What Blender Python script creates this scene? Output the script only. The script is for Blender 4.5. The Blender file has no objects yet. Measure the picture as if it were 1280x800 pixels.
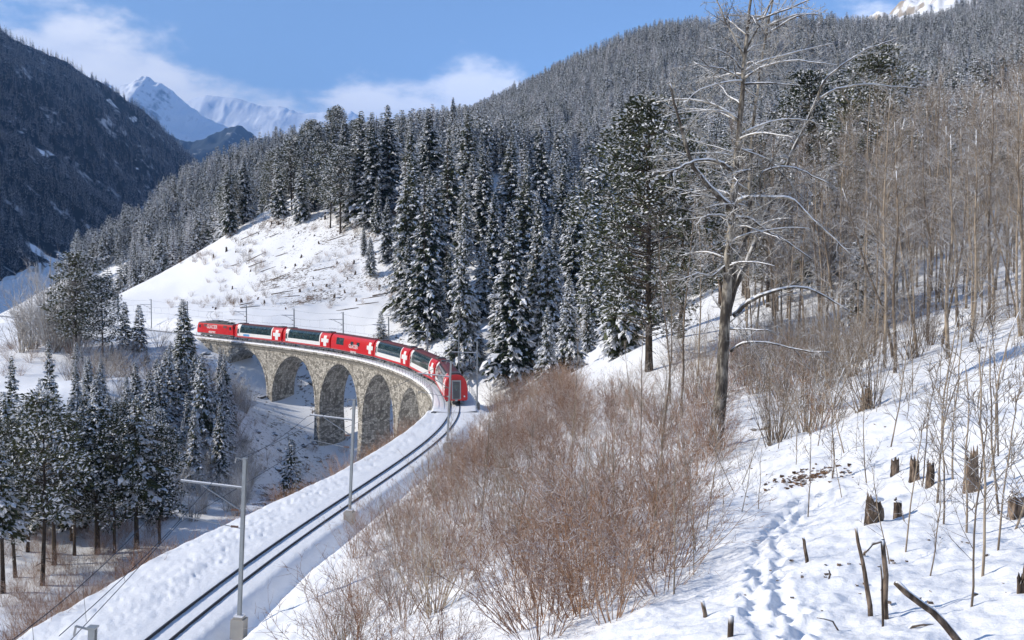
import bpy, math, random
import numpy as np
from mathutils import Vector, Matrix

random.seed(7)
RNG = np.random.default_rng(7)
scene = bpy.context.scene
COL = scene.collection
rad = math.radians

# ------------------------------------------------------------------ camera
F = 1250.0            # focal length in photo pixels (photo 1280 x 800)
PIT = 0.04419         # camera looks down by this angle
cam = bpy.data.cameras.new('camera')
cam.sensor_width = 36.0
cam.lens = 36.0 * F / 1280.0
cam.clip_start = 0.2
cam.clip_end = 60000
camo = bpy.data.objects.new('camera', cam)
camo.location = (0, 0, 0)
camo.rotation_euler = (math.pi / 2 - PIT, 0, 0)
COL.objects.link(camo)
scene.camera = camo

# ------------------------------------------------------------------ sun, sky, exposure
SUN_EL, SUN_AZ = rad(29), rad(-91)      # azimuth from +Y, clockwise seen from above
sun = bpy.data.lights.new('sun', 'SUN')
sun.energy = 5.0
sun.angle = rad(0.53)
sun.color = (1.0, 0.93, 0.82)
suno = bpy.data.objects.new('sun', sun)
SV = Vector((math.cos(SUN_EL) * math.sin(SUN_AZ), math.cos(SUN_EL) * math.cos(SUN_AZ), math.sin(SUN_EL)))
suno.rotation_euler = (-SV).to_track_quat('-Z', 'Y').to_euler()
suno.location = SV * 300
COL.objects.link(suno)

world = bpy.data.worlds.new('World')
scene.world = world
world.use_nodes = True
wt = world.node_tree
for n in list(wt.nodes):
    wt.nodes.remove(n)


class NT:
    """small node-tree writer"""
    def __init__(self, tree):
        self.t = tree

    def n(self, kind, ins=None, **props):
        nd = self.t.nodes.new(kind)
        for k, v in props.items():
            setattr(nd, k, v)
        for k, v in (ins or {}).items():
            s = nd.inputs[k]
            if isinstance(v, bpy.types.NodeSocket):
                self.t.links.new(v, s)
            else:
                s.default_value = v
        return nd

    def math(self, op, a, b=0.0, c=None, clamp=False):
        ins = {0: a, 1: b}
        if c is not None:
            ins[2] = c
        return self.n('ShaderNodeMath', ins, operation=op, use_clamp=clamp).outputs[0]

    def ramp(self, v, lo, hi, a=0.0, b=1.0):
        return self.n('ShaderNodeMapRange', {0: v, 1: lo, 2: hi, 3: a, 4: b}, interpolation_type='SMOOTHSTEP').outputs[0]

    def mix(self, f, a, b):
        nd = self.t.nodes.new('ShaderNodeMix')
        nd.data_type = 'RGBA'
        for s, v in ((nd.inputs[0], f), (nd.inputs[6], a), (nd.inputs[7], b)):
            if isinstance(v, bpy.types.NodeSocket):
                self.t.links.new(v, s)
            else:
                s.default_value = v if not isinstance(v, tuple) else (v + (1,) if len(v) == 3 else v)
        return nd.outputs[2]

    def noise(self, vec, scale, detail=4.0, rough=0.55):
        ins = {'Scale': scale, 'Detail': detail, 'Roughness': rough}
        if vec is not None:
            ins['Vector'] = vec
        return self.n('ShaderNodeTexNoise', ins).outputs[0]


SKY = 0.125
w = NT(wt)
sky = w.n('ShaderNodeTexSky', sky_type='NISHITA', sun_disc=False, sun_elevation=SUN_EL,
          sun_rotation=SUN_AZ, altitude=1200, air_density=1.0, dust_density=0.2, ozone_density=2.5)
tc = w.n('ShaderNodeTexCoord')
sep = w.n('ShaderNodeSeparateXYZ', {0: tc.outputs['Generated']})
OFF = (9.1, 0.7, 0.0)
mp = w.n('ShaderNodeMapping', {'Vector': tc.outputs['Generated'], 'Scale': (1.0, 1.0, 2.2), 'Location': OFF})
n1 = w.noise(mp.outputs[0], 7.0, 10.0, 0.58)
mb = w.n('ShaderNodeMapping', {'Vector': tc.outputs['Generated'], 'Scale': (1.0, 1.0, 0.3), 'Location': OFF})
big = w.noise(mb.outputs[0], 3.4, 2.0, 0.5)
# a low bank of cloud round the horizon, its top rising and falling with a slow noise
top = w.math('ADD', 0.215, w.math('MULTIPLY', w.math('SUBTRACT', big, 0.5), 0.26))
d = w.math('SUBTRACT', top, sep.outputs[2])
dd = w.math('ADD', w.math('MULTIPLY', d, 6.0), w.math('MULTIPLY', w.math('SUBTRACT', n1, 0.5), 1.5))
cl = w.ramp(dd, -0.08, 0.20)
cloudcol = w.mix(w.ramp(n1, 0.32, 0.62), (6.4, 6.7, 7.2), (9.4, 9.2, 8.9))
skyc = w.mix(w.math('MULTIPLY', cl, 0.94), sky.outputs[0], cloudcol)
bg = w.n('ShaderNodeBackground', {'Color': skyc, 'Strength': SKY})
wo = w.n('ShaderNodeOutputWorld', {'Surface': bg.outputs[0]})

vs = scene.view_settings
vs.view_transform = 'Standard'
vs.look = 'None'
vs.exposure = 0.4
vs.gamma = 1.0
vs.use_curve_mapping = False
cy = scene.cycles
cy.use_denoising = True
cy.denoiser = 'OPENIMAGEDENOISE'
cy.denoising_input_passes = 'RGB_ALBEDO_NORMAL'
cy.denoising_prefilter = 'ACCURATE'
cy.max_bounces = 5
cy.diffuse_bounces = 3
cy.glossy_bounces = 2
cy.transmission_bounces = 2
cy.transparent_max_bounces = 6
cy.volume_bounces = 0
cy.sample_clamp_indirect = 6.0
cy.caustics_reflective = cy.caustics_refractive = False
cy.use_adaptive_sampling = True
cy.adaptive_threshold = 0.02


# ------------------------------------------------------------------ projection helpers
CP, SP = math.cos(PIT), math.sin(PIT)


def unproj(px, py, d):
    """point at camera depth d (metres) in the direction of photo pixel px, py"""
    u = (px - 640) / F * d
    v = (400 - py) / F * d
    return u, d * CP + v * SP, v * CP - d * SP


def proj(x, y, z):
    d = y * CP - z * SP
    v = y * SP + z * CP
    return 640 + F * x / d, 400 - F * v / d, d


# ------------------------------------------------------------------ railway line in plan
KN = np.arange(10, 251, 24.)
KV = np.array([0.00341, 0.00375, -0.00228, -0.00933, -0.00824, -0.00674, -0.00815, -0.00634, -0.00082, -0.00011, -0.00061])
TS = np.arange(-40, 440, 0.5)
_k = np.interp(TS, KN, KV)
_k = np.where(TS > 262, -0.0012, _k)
_h = np.cumsum(_k) * 0.5
_i0 = int(np.argmin(abs(TS)))
TH = _h - _h[_i0] + 0.04114
TX = np.cumsum(np.sin(TH)) * 0.5
TY = np.cumsum(np.cos(TH)) * 0.5
TX = TX - TX[_i0] - 17.10447
TY = TY - TY[_i0] + 23.7375
TZ = -16.28464 + 0.01269 * TS


def trk(s, n=0.0, dz=0.0):
    """point on the line at arc length s, n metres to its right, dz above the rail base"""
    x = np.interp(s, TS, TX); y = np.interp(s, TS, TY); z = np.interp(s, TS, TZ); h = np.interp(s, TS, TH)
    return x + n * np.cos(h), y - n * np.sin(h), z + dz


def trk_h(s):
    return float(np.interp(s, TS, TH))


V0, V1 = 91.0, 216.0        # the viaduct's ends

# ------------------------------------------------------------------ noise
_tab = np.random.default_rng(3).random((256, 256))


def vnoise(x, y):
    xi = np.floor(x).astype(int); yi = np.floor(y).astype(int)
    fx = x - xi; fy = y - yi
    fx = fx * fx * (3 - 2 * fx); fy = fy * fy * (3 - 2 * fy)
    a = _tab[xi & 255, yi & 255]; b = _tab[(xi + 1) & 255, yi & 255]
    c = _tab[xi & 255, (yi + 1) & 255]; e = _tab[(xi + 1) & 255, (yi + 1) & 255]
    return (a + (b - a) * fx) * (1 - fy) + (c + (e - c) * fx) * fy - 0.5


def fbm(x, y, oct=4, gain=0.5, lac=2.03):
    r = 0; a = 1.0; k = 1.0
    for i in range(oct):
        r = r + a * vnoise(x * k + 17.3 * i, y * k - 9.1 * i)
        a *= gain; k *= lac
    return r


def sstep(x, a, b):
    t = np.clip((x - a) / (b - a), 0, 1)
    return t * t * (3 - 2 * t)


# ------------------------------------------------------------------ terrain
CTRL_PX = [  # photo px, py, depth in metres
    # hill the photographer stands on
    (1280, 800, 9), (1100, 800, 9.5), (940, 800, 10), (800, 800, 12), (650, 800, 16), (500, 800, 25), (410, 800, 33),
    (1090, 650, 17), (900, 700, 17), (1200, 700, 13), (1000, 660, 20), (1260, 640, 16), (800, 720, 20), (760, 660, 28), (700, 700, 25),
    (840, 655, 28), (900, 622, 27), (1000, 592, 26), (1100, 515, 30), (1190, 482, 31), (1280, 452, 33), (1150, 570, 23), (1230, 540, 22),
    (895, 575, 39), (1000, 540, 42), (1000, 480, 55), (1050, 445, 70), (1150, 430, 62), (1280, 400, 60), (1280, 330, 90),
    (1150, 352, 100), (1000, 400, 92), (900, 420, 88), (820, 428, 90), (740, 486, 84), (760, 470, 88), (830, 540, 50), (800, 500, 68),
    (600, 700, 38), (560, 640, 52), (620, 590, 62), (700, 560, 60), (470, 720, 44), (640, 520, 95), (700, 500, 90), (600, 520, 105),
    (1100, 290, 140), (1280, 250, 140), (960, 362, 120), (1280, 200, 220), (1130, 210, 220), (960, 300, 200), (1000, 230, 300),
    # gully and stand of spruces behind the viaduct
    (800, 430, 130), (700, 462, 165), (640, 478, 160), (580, 470, 158), (700, 430, 200), (780, 390, 190), (740, 350, 240), (800, 300, 270),
    (490, 412, 215), (540, 420, 195), (560, 335, 245), (620, 330, 240), (650, 360, 225), (720, 290, 290), (760, 240, 340), (860, 230, 330),
    # clear-cut slope beyond the train
    (300, 385, 262), (350, 335, 285), (400, 283, 305), (330, 272, 325), (420, 330, 270), (480, 380, 238), (430, 262, 300), (500, 300, 270),
    (260, 320, 315), (213, 339, 325), (145, 383, 318), (240, 370, 285), (180, 385, 290),
    (430, 225, 350), (500, 205, 345), (560, 195, 355), (610, 205, 370), (370, 240, 350),
    # second ridge
    (130, 315, 520), (170, 285, 520), (220, 250, 530), (280, 225, 540), (340, 208, 540), (420, 200, 560), (200, 350, 430), (280, 300, 420), (150, 352, 450),
    (120, 350, 620), (250, 290, 700), (400, 260, 720),
    # far hillside
    (520, 195, 520), (650, 215, 450), (700, 150, 600), (760, 105, 760), (820, 55, 900), (870, 42, 950), (760, 195, 450), (640, 150, 700), (560, 175, 700),
    (600, 160, 900), (700, 110, 1000), (800, 120, 1300), (900, 150, 1500), (500, 240, 1100),
    (950, 72, 1000), (1040, 88, 1050), (1000, 150, 520), (1100, 110, 600), (1280, 40, 700), (1280, 120, 400), (1150, 150, 400), (900, 130, 560),
    (1100, 22, 1400), (1150, -12, 1450), (1210, -45, 1500), (1300, -80, 1500), (1200, 40, 1000), (1060, 75, 1600), (1400, 0, 900), (1450, 200, 300),
    # gorge in front of and under the viaduct
    (52, 735, 90), (93, 692, 102), (171, 690, 98), (20, 765, 78), (330, 622, 160), (300, 600, 158), (262, 560, 158), (230, 505, 157), (290, 500, 178), (345, 514, 190), (310, 482, 206),
    (252, 442, 214), (402, 612, 163), (450, 512, 200), (200, 585, 138), (150, 505, 150), (200, 475, 165), (120, 570, 128), (20, 620, 110), (60, 474, 192), (180, 484, 176), (60, 432, 215),
    (0, 492, 172), (20, 440, 225), (110, 440, 215), (140, 425, 235), (-120, 500, 180), (-200, 640, 110), (-150, 800, 60),
    (0, 440, 330), (-150, 430, 330), (60, 420, 420), (0, 425, 560), (-200, 425, 560), (60, 400, 800), (0, 395, 900), (-300, 400, 900),
]
CTRL_W = [(0, 0, -1.75), (8, 1, -1.0), (-8, 4, -5.5), (16, 4, -.6), (-14, 8, -12.5), (30, 12, 1.5), (40, 40, 3.), (-22, 10, -16.3)]


def shoulder(s):
    return np.interp(s, [0, 33, 42, 55, 72, 88], [7.2, 7.0, 6.0, 4.6, 4.2, 3.5])


def _ctrl():
    pts = [unproj(*c) for c in CTRL_PX] + [tuple(c) for c in CTRL_W]
    for s in (-5, 10, 22, 34, 46, 58, 70, 82):
        e = float(shoulder(s))
        for n, dz in ((4.8, .5), (-e, -.35), (-e - 3.2, -4.2), (-e - 9, -10.5)):
            pts.append(tuple(float(v) for v in trk(s, n, dz)))
    for s in (226, 242, 258, 275, 295, 320):
        for n, dz in ((4.5, .6), (12, 5.0), (-4.5, -.4), (-12, -3.2)):
            pts.append(tuple(float(v) for v in trk(s, n, dz)))
    for s, z in ((98, -21.5), (108, -26), (120, -30), (133, -33), (150, -37), (165, -35), (180, -30), (190, -26), (200, -21.5), (209, -17.5)):
        pts.append(tuple(float(v) for v in trk(s, 0, 0))[:2] + (float(z),))
    for s, n, z in ((100, 6, -16.5), (115, 8, -21), (130, 12, -27), (150, 14, -31), (170, 14, -24), (190, 10, -18), (205, 8, -14)):
        pts.append(tuple(float(v) for v in trk(s, n, 0))[:2] + (float(z),))
    return np.array(pts)


_C = _ctrl()
_CC = 0.05 * np.hypot(_C[:, 0], _C[:, 1]) + 0.5


def _phi(X, Y):
    dx = X[:, None] - _C[None, :, 0]; dy = Y[:, None] - _C[None, :, 1]
    return np.sqrt(dx * dx + dy * dy + _CC[None, :] ** 2)


def _solve():
    n = len(_C)
    A = np.zeros((n + 3, n + 3))
    A[:n, :n] = _phi(_C[:, 0], _C[:, 1])
    lam = 0.02 * np.hypot(_C[:, 0], _C[:, 1]) + 0.05
    A[:n, :n] -= np.diag(lam)
    A[:n, n] = 1; A[:n, n + 1] = _C[:, 0]; A[:n, n + 2] = _C[:, 1]
    A[n:, :n] = A[:n, n:].T
    return np.linalg.lstsq(A, np.r_[_C[:, 2], 0, 0, 0], rcond=None)[0]


_W = _solve()


def near_track(x, y):
    """arc length and signed offset (right +) of the nearest point of the line"""
    s = np.zeros(len(x)); n = np.full(len(x), 1e3)
    m = (x > -260) & (x < 30) & (y > -20) & (y < 420)
    idx = np.where(m)[0]
    T2 = np.arange(0, len(TS), 6)
    for a in range(0, len(idx), 40000):
        ii = idx[a:a + 40000]
        D = (x[ii, None] - TX[None, T2]) ** 2 + (y[ii, None] - TY[None, T2]) ** 2
        j = T2[np.argmin(D, 1)]
        h = TH[j]
        dx = x[ii] - TX[j]; dy = y[ii] - TY[j]
        along = dx * np.sin(h) + dy * np.cos(h)
        s[ii] = TS[j] + along
        n[ii] = dx * np.cos(h) - dy * np.sin(h)
    return s, n


def _prints():
    """footprints: x, y, heading, depth, size"""
    out = []
    r = random.Random(5)
    px = [(990, 830, 9.0), (975, 797, 10.2), (957, 746, 13.0), (963, 704, 15.5), (960, 677, 18), (975, 650, 20.5), (1000, 637, 22.5), (1045, 630, 23)]
    P = [unproj(*p)[:2] for p in px]
    for a, b in zip(P[:-1], P[1:]):
        L = math.hypot(b[0] - a[0], b[1] - a[1]); k = max(1, int(L / 0.27))
        h = math.atan2(b[1] - a[1], b[0] - a[0])
        for i in range(k):
            t = i / k
            for side in (-1, 1):
                off = side * r.uniform(.08, .26)
                out.append((a[0] + (b[0] - a[0]) * t - math.sin(h) * off + r.uniform(-.05, .05), a[1] + (b[1] - a[1]) * t + math.cos(h) * off + r.uniform(-.05, .05), h + r.uniform(-.3, .3), r.uniform(.05, .12), r.uniform(.11, .18)))
    def line(s0, s1, n0, n1, wob, step):
        s = s0
        k = 0
        while s < s1:
            t = (s - s0) / (s1 - s0)
            n = n0 + (n1 - n0) * t + wob * math.sin(s * .32) + (0.13 if k % 2 else -0.13) + r.uniform(-.06, .06)
            x, y, _ = trk(s, n)
            out.append((float(x), float(y), math.pi / 2 - trk_h(s), r.uniform(.03, .08), r.uniform(.11, .16)))
            s += step * r.uniform(.75, 1.25); k += 1
    line(24, 92, -2.5, -2.2, .25, .42)
    line(22, 60, -3.3, -4.6, .3, .5)
    line(38, 80, -4.2, -2.8, .3, .55)
    line(33, 52, -5.6, -3.2, .5, .5)
    for i in range(60):
        x, y, _ = trk(r.uniform(22, 60), r.uniform(-5.5, -1.8))
        out.append((float(x), float(y), r.uniform(0, 3), r.uniform(.05, .12), r.uniform(.12, .2)))
    return out


def ground(x, y, fine=True):
    x = np.atleast_1d(np.asarray(x, float)); y = np.atleast_1d(np.asarray(y, float))
    z = np.empty(len(x))
    for a in range(0, len(x), 60000):
        X = x[a:a + 60000]; Y = y[a:a + 60000]
        z[a:a + 60000] = _phi(X, Y) @ _W[:-3] + _W[-3] + _W[-2] * X + _W[-1] * Y
    R = np.hypot(x, y)
    # lumps in the ground, growing with distance
    amp = np.interp(R, [0, 12, 40, 120, 300, 700, 1500], [.2, .42, .75, 1.3, 3.0, 9, 24])
    per = np.interp(R, [0, 40, 120, 400, 1500], [2.6, 5.5, 14, 45, 160])
    lv = np.log2(per); l0 = np.floor(lv); fr = lv - l0
    nz = 0
    for k, wgt in ((0, 1 - fr), (1, fr)):
        p = 2 ** (l0 + k)
        nz = nz + wgt * fbm(x / p + 3.1, y / p + 7.7, 5, 0.48)
    nz = nz + sstep(R, 1180, 1320) * (1.1 * fbm(x / 34., y / 34., 4, .6) - .5 * np.abs(fbm(x / 70. + 9, y / 70., 3)))
    s, n = near_track(x, y)
    bench = (1 - sstep(np.abs(n + 1.6), 4.5, 7.5)) * sstep(s, -60, -30)
    calm = 1 - .88 * bench
    z = z + amp * nz * calm
    zt = np.interp(s, TS, TZ)
    # railway bench outside the viaduct: level shoulder, shallow ditch on the right
    onland = 1 - sstep(s, V0 - .5, V0 + 2.0) * (1 - sstep(s, V1 - 2, V1 + 3))
    prof = zt - 0.06 - 0.30 * sstep(-n, 3.0, 7.0) - .75 * sstep(n, 1.5, 2.7) * (1 - sstep(n, 3.0, 4.2)) * (1 - sstep(s, 70, 86))
    prof = prof + .10 * fbm(x * .9, y * .9, 3) * sstep(np.abs(n), 1.2, 2.2)
    e = shoulder(s)
    wl = sstep(n, -e - 1.2, -e + .5) * (1 - sstep(n, 2.8, 5.2)) * onland
    z = z * (1 - wl) + prof * wl
    # under the viaduct nothing may rise through the deck
    low = zt - 2.6 - np.abs(n) * .15
    via = (1 - onland) * (1 - sstep(np.abs(n), 4, 8))
    z = np.where(via > 0, np.minimum(z, z * (1 - via) + np.minimum(z, low) * via), z)
    return z, s, n


FINE = 1


def build_terrain():
    az = np.radians(np.r_[np.linspace(-62, -29, 46)[:-1], np.linspace(-29, 29, 600), np.linspace(29, 62, 46)[1:]])
    rr = np.r_[np.exp(np.linspace(math.log(1.5), math.log(105), 700)), np.exp(np.linspace(math.log(105), math.log(1700), 240))[1:]]
    A, Rr = np.meshgrid(az, rr)
    X = (np.sin(A) * Rr).ravel(); Y = (np.cos(A) * Rr).ravel()
    Z, s, n = ground(X, Y)
    R = Rr.ravel()
    # crusty small lumps close by
    nearw = 1 - sstep(R, 30, 90)
    Z = Z + nearw * (.10 * fbm(X * 1.5, Y * 1.5, 4, .6) + .03 * fbm(X * 6, Y * 6, 3)) * (1 - .7 * (np.abs(n) < 1.4))
    # grooves beside the rails
    lz = (s < V0) & (s > -38)
    for g in (-.5, .5):
        Z = Z - .03 * np.exp(-((n - g) / .12) ** 2) * lz
    Z = Z - .03 * ((np.abs(n) < .4) & lz)
    W = len(az)
    lr = np.log(rr)
    for (fx, fy, h, dep, sz) in _prints():
        fr_ = math.hypot(fx, fy)
        i0 = np.searchsorted(rr, fr_ - .8); i1 = np.searchsorted(rr, fr_ + .8)
        a_ = math.atan2(fx, fy); da = .8 / fr_
        j0 = np.searchsorted(az, a_ - da); j1 = np.searchsorted(az, a_ + da)
        if i1 <= i0 or j1 <= j0:
            continue
        ii = (np.arange(i0, i1)[:, None] * W + np.arange(j0, j1)[None, :]).ravel()
        dx = X[ii] - fx; dy = Y[ii] - fy
        u = dx * math.cos(h) + dy * math.sin(h); v = -dx * math.sin(h) + dy * math.cos(h)
        q = (u / (sz * 1.25)) ** 2 + (v / (sz * .8)) ** 2
        Z[ii] += -dep * np.exp(-q * q) + .12 * dep * np.exp(-((np.sqrt(q) - 1.5) / .4) ** 2)
    m = bpy.data.meshes.new('ground')
    nv = len(X)
    co = np.stack([X, Y, Z], 1).astype(np.float32)
    m.vertices.add(nv)
    m.vertices.foreach_set('co', co.ravel())
    i = np.arange(len(rr) - 1)[:, None] * W + np.arange(W - 1)[None, :]
    q = np.stack([i, i + 1, i + 1 + W, i + W], -1).reshape(-1, 4).astype(np.int32)
    m.loops.add(q.size)
    m.loops.foreach_set('vertex_index', q.ravel())
    m.polygons.add(len(q))
    m.polygons.foreach_set('loop_start', np.arange(0, q.size, 4, dtype=np.int32))
    m.polygons.foreach_set('use_smooth', np.ones(len(q), bool))
    # where litter, scree and low scrub poke through the snow
    PX, PY, D = proj(X, Y, Z)
    lit = .22 * np.ones(nv)
    cut = sstep(PX, 215, 330) * (1 - sstep(PX, 520, 580)) * sstep(D, 225, 245) * (1 - sstep(D, 330, 350))
    lit = np.maximum(lit, (.60 + .35 * fbm(X / 16., Y / 16., 3)) * np.clip(cut + .5 * fbm(X / 9., Y / 9., 3) * sstep(cut, 0, .2), 0, 1))
    gor = (1 - sstep(PX, 560, 600)) * sstep(D, 95, 125) * (1 - sstep(D, 215, 225)) * (np.abs(n) > 2)
    gor = gor * sstep(PX, 190, 260)
    lit = np.maximum(lit, .62 * gor)
    lit = np.where(R < 120, .12, lit)
    lit = np.where((np.abs(n + 1.2) < 6) & (s < V0), 0.0, lit)
    lit = np.maximum(lit, .45 * sstep(D, 380, 480))
    edge = sstep(-n, 7.0, 9.5) * (1 - sstep(-n, 17, 24)) * (s < V0 - 3) * (R < 120)
    lit = np.maximum(lit, .6 * edge)
    hill = sstep(D, 36, 44) * (1 - sstep(D, 150, 200)) * sstep(PX, 820, 880)
    lit = np.maximum(lit, .56 * hill)
    rock = sstep(D, 1180, 1320)
    at = m.attributes.new('litter', 'FLOAT', 'POINT'); at.data.foreach_set('value', lit.astype(np.float32))
    at = m.attributes.new('rock', 'FLOAT', 'POINT'); at.data.foreach_set('value', rock.astype(np.float32))
    m.update(); m.validate()
    return m


# ------------------------------------------------------------------ materials
MATS = {}


def material(name, fn):
    m = bpy.data.materials.new(name)
    m.use_nodes = True
    t = m.node_tree
    for nd in list(t.nodes):
        t.nodes.remove(nd)
    k = NT(t)
    out = k.n('ShaderNodeOutputMaterial')
    bs = k.n('ShaderNodeBsdfPrincipled')
    t.links.new(bs.outputs[0], out.inputs[0])
    fn(k, bs, out)
    MATS[name] = m
    return m


def setc(k, bs, col, rough=.6, metal=0.0, spec=.3):
    for nm, v in (('Base Color', col), ('Roughness', rough), ('Metallic', metal), ('Specular IOR Level', spec)):
        s = bs.inputs[nm]
        if isinstance(v, bpy.types.NodeSocket):
            k.t.links.new(v, s)
        else:
            s.default_value = v + (1,) if isinstance(v, tuple) and len(v) == 3 else v


def bump(k, bs, h, strength, dist):
    b = k.n('ShaderNodeBump', {'Height': h, 'Strength': strength, 'Distance': dist})
    k.t.links.new(b.outputs[0], bs.inputs['Normal'])
    return b


SNOW = (.83, .84, .86)


def m_ground(k, bs, out):
    g = k.n('ShaderNodeNewGeometry')
    pos = g.outputs['Position']
    lit = k.n('ShaderNodeAttribute', attribute_name='litter').outputs['Fac']
    rock = k.n('ShaderNodeAttribute', attribute_name='rock').outputs['Fac']
    a = k.noise(pos, 1.5, 6, .62)
    b = k.noise(pos, .33, 5, .6)
    c = k.noise(pos, 7.0, 4, .6)
    v = k.math('ADD', k.math('MULTIPLY', a, .55), k.math('ADD', k.math('MULTIPLY', b, .3), k.math('MULTIPLY', c, .15)))
    th = k.math('SUBTRACT', .80, k.math('MULTIPLY', lit, .42))
    msk = k.ramp(k.math('SUBTRACT', v, th), -.015, .05)
    dirt = k.mix(k.noise(pos, 2.7, 3), (.055, .042, .03), (.17, .125, .085))
    col = k.mix(msk, SNOW, dirt)
    # bare limestone where the far crag is steep
    nz = k.n('ShaderNodeSeparateXYZ', {0: g.outputs['Normal']}).outputs[2]
    rv = k.math('ADD', nz, k.math('MULTIPLY', k.math('SUBTRACT', k.noise(pos, .02, 8, .65), .5), .9))
    rm = k.math('MULTIPLY', k.math('SUBTRACT', 1.0, k.ramp(rv, .70, .86)), rock)
    rc = k.mix(k.noise(pos, .05, 5), (.22, .195, .165), (.50, .43, .35))
    col = k.mix(rm, col, rc)
    setc(k, bs, col, .65, 0, .25)
    h = k.math('ADD', k.math('MULTIPLY', k.noise(pos, 14.0, 5, .65), .35), k.noise(pos, 2.2, 5, .6))
    bump(k, bs, h, .5, .10)


material('ground', m_ground)


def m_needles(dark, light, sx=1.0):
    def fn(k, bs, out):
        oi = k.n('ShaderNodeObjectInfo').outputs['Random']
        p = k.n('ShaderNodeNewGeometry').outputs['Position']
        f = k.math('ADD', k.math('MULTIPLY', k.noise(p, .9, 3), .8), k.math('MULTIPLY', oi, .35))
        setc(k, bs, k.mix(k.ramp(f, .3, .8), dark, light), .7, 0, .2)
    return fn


material('spruce_needles', m_needles((.026, .038, .019), (.095, .105, .052)))
material('pine_needles', m_needles((.026, .036, .017), (.075, .08, .035)))
material('frost_needles', m_needles((.10, .105, .10), (.22, .22, .21)))
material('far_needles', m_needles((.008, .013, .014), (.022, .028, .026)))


def m_snowlump(k, bs, out):
    setc(k, bs, (.80, .81, .84), .7, 0, .2)


material('snow', m_snowlump)


def m_bark(base, light, lo, hi, nscale=6.0, frac=.5):
    """bark with snow lying on what faces up"""
    def fn(k, bs, out):
        g = k.n('ShaderNodeNewGeometry')
        p = k.n('ShaderNodeTexCoord').outputs['Object']
        nz = k.n('ShaderNodeSeparateXYZ', {0: g.outputs['Normal']}).outputs[2]
        oi = k.n('ShaderNodeObjectInfo').outputs['Random']
        mp = k.n('ShaderNodeMapping', {'Vector': p, 'Scale': (1, 1, .35)})
        nn = k.noise(mp.outputs[0], nscale, 4, .6)
        col = k.mix(k.ramp(k.math('ADD', nn, k.math('MULTIPLY', k.math('SUBTRACT', oi, .5), .25)), .35, .68), base, light)
        pat = k.noise(p, 1.7, 3, .6)
        sm = k.math('MULTIPLY', k.ramp(nz, lo, hi), k.ramp(pat, .62 - frac * .4, .70 - frac * .4))
        setc(k, bs, k.mix(sm, col, SNOW), .8, 0, .2)
        bump(k, bs, nn, .35, .02)
    return fn


material('bark_dark', m_bark((.035, .027, .021), (.11, .085, .065), .5, .8, 8, .3))
material('bark_aspen', m_bark((.06, .05, .042), (.40, .36, .30), .25, .6, 5, .9))
material('bark_sapling', m_bark((.13, .10, .075), (.36, .29, .215), .3, .65, 5, .6))
material('twig_red', m_bark((.17, .088, .052), (.40, .25, .16), .35, .7, 4, .45))
material('twig_frost', m_bark((.22, .19, .165), (.42, .38, .34), -.1, .35, 4, .95))
material('twig_grey', m_bark((.14, .10, .073), (.34, .265, .20), .3, .6, 4, .7))
material('dead_wood', m_bark((.05, .037, .028), (.24, .18, .135), .45, .75, 14, .7))


def m_plain(col, rough=.5, metal=0.0, spec=.4, var=.12, nscale=3.0):
    def fn(k, bs, out):
        p = k.n('ShaderNodeTexCoord').outputs['Object']
        nn = k.noise(p, nscale, 4)
        a = tuple(c * (1 - var) for c in col); b = tuple(min(1, c * (1 + var)) for c in col)
        setc(k, bs, k.mix(nn, a, b), rough, metal, spec)
    return fn


material('train_red', m_plain((.56, .012, .016), .35, 0, .5, .10, .8))
material('train_white', m_plain((.78, .78, .77), .35, 0, .5, .05, .8))
material('train_roof', m_plain((.13, .035, .035), .6, 0, .3, .3, 1.5))
material('train_grey', m_plain((.10, .10, .105), .6, .2, .4, .3, 2))
material('train_black', m_plain((.02, .02, .022), .6, 0, .3, .2, 2))
material('train_blue', m_plain((.12, .33, .62), .4, 0, .4, .2, 3))


def m_glass(k, bs, out):
    p = k.n('ShaderNodeTexCoord').outputs['Object']
    setc(k, bs, k.mix(k.ramp(k.noise(p, 2.2, 3), .4, .65), (.012, .03, .04), (.05, .085, .09)), .06, 0, .6)


material('train_glass', m_glass)
material('steel', m_plain((.30, .31, .32), .45, .6, .5, .12, 6))
material('rail_steel', m_plain((.06, .055, .055), .5, .5, .4, .3, 6))
material('galvanised', m_plain((.33, .35, .36), .55, .35, .5, .15, 5))
material('wire', m_plain((.07, .07, .07), .5, .6, .4, .1, 2))
material('insulator', m_plain((.16, .08, .05), .3, 0, .5, .1, 2))
material('concrete', m_plain((.36, .34, .31), .9, 0, .2, .2, 3))


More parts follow.
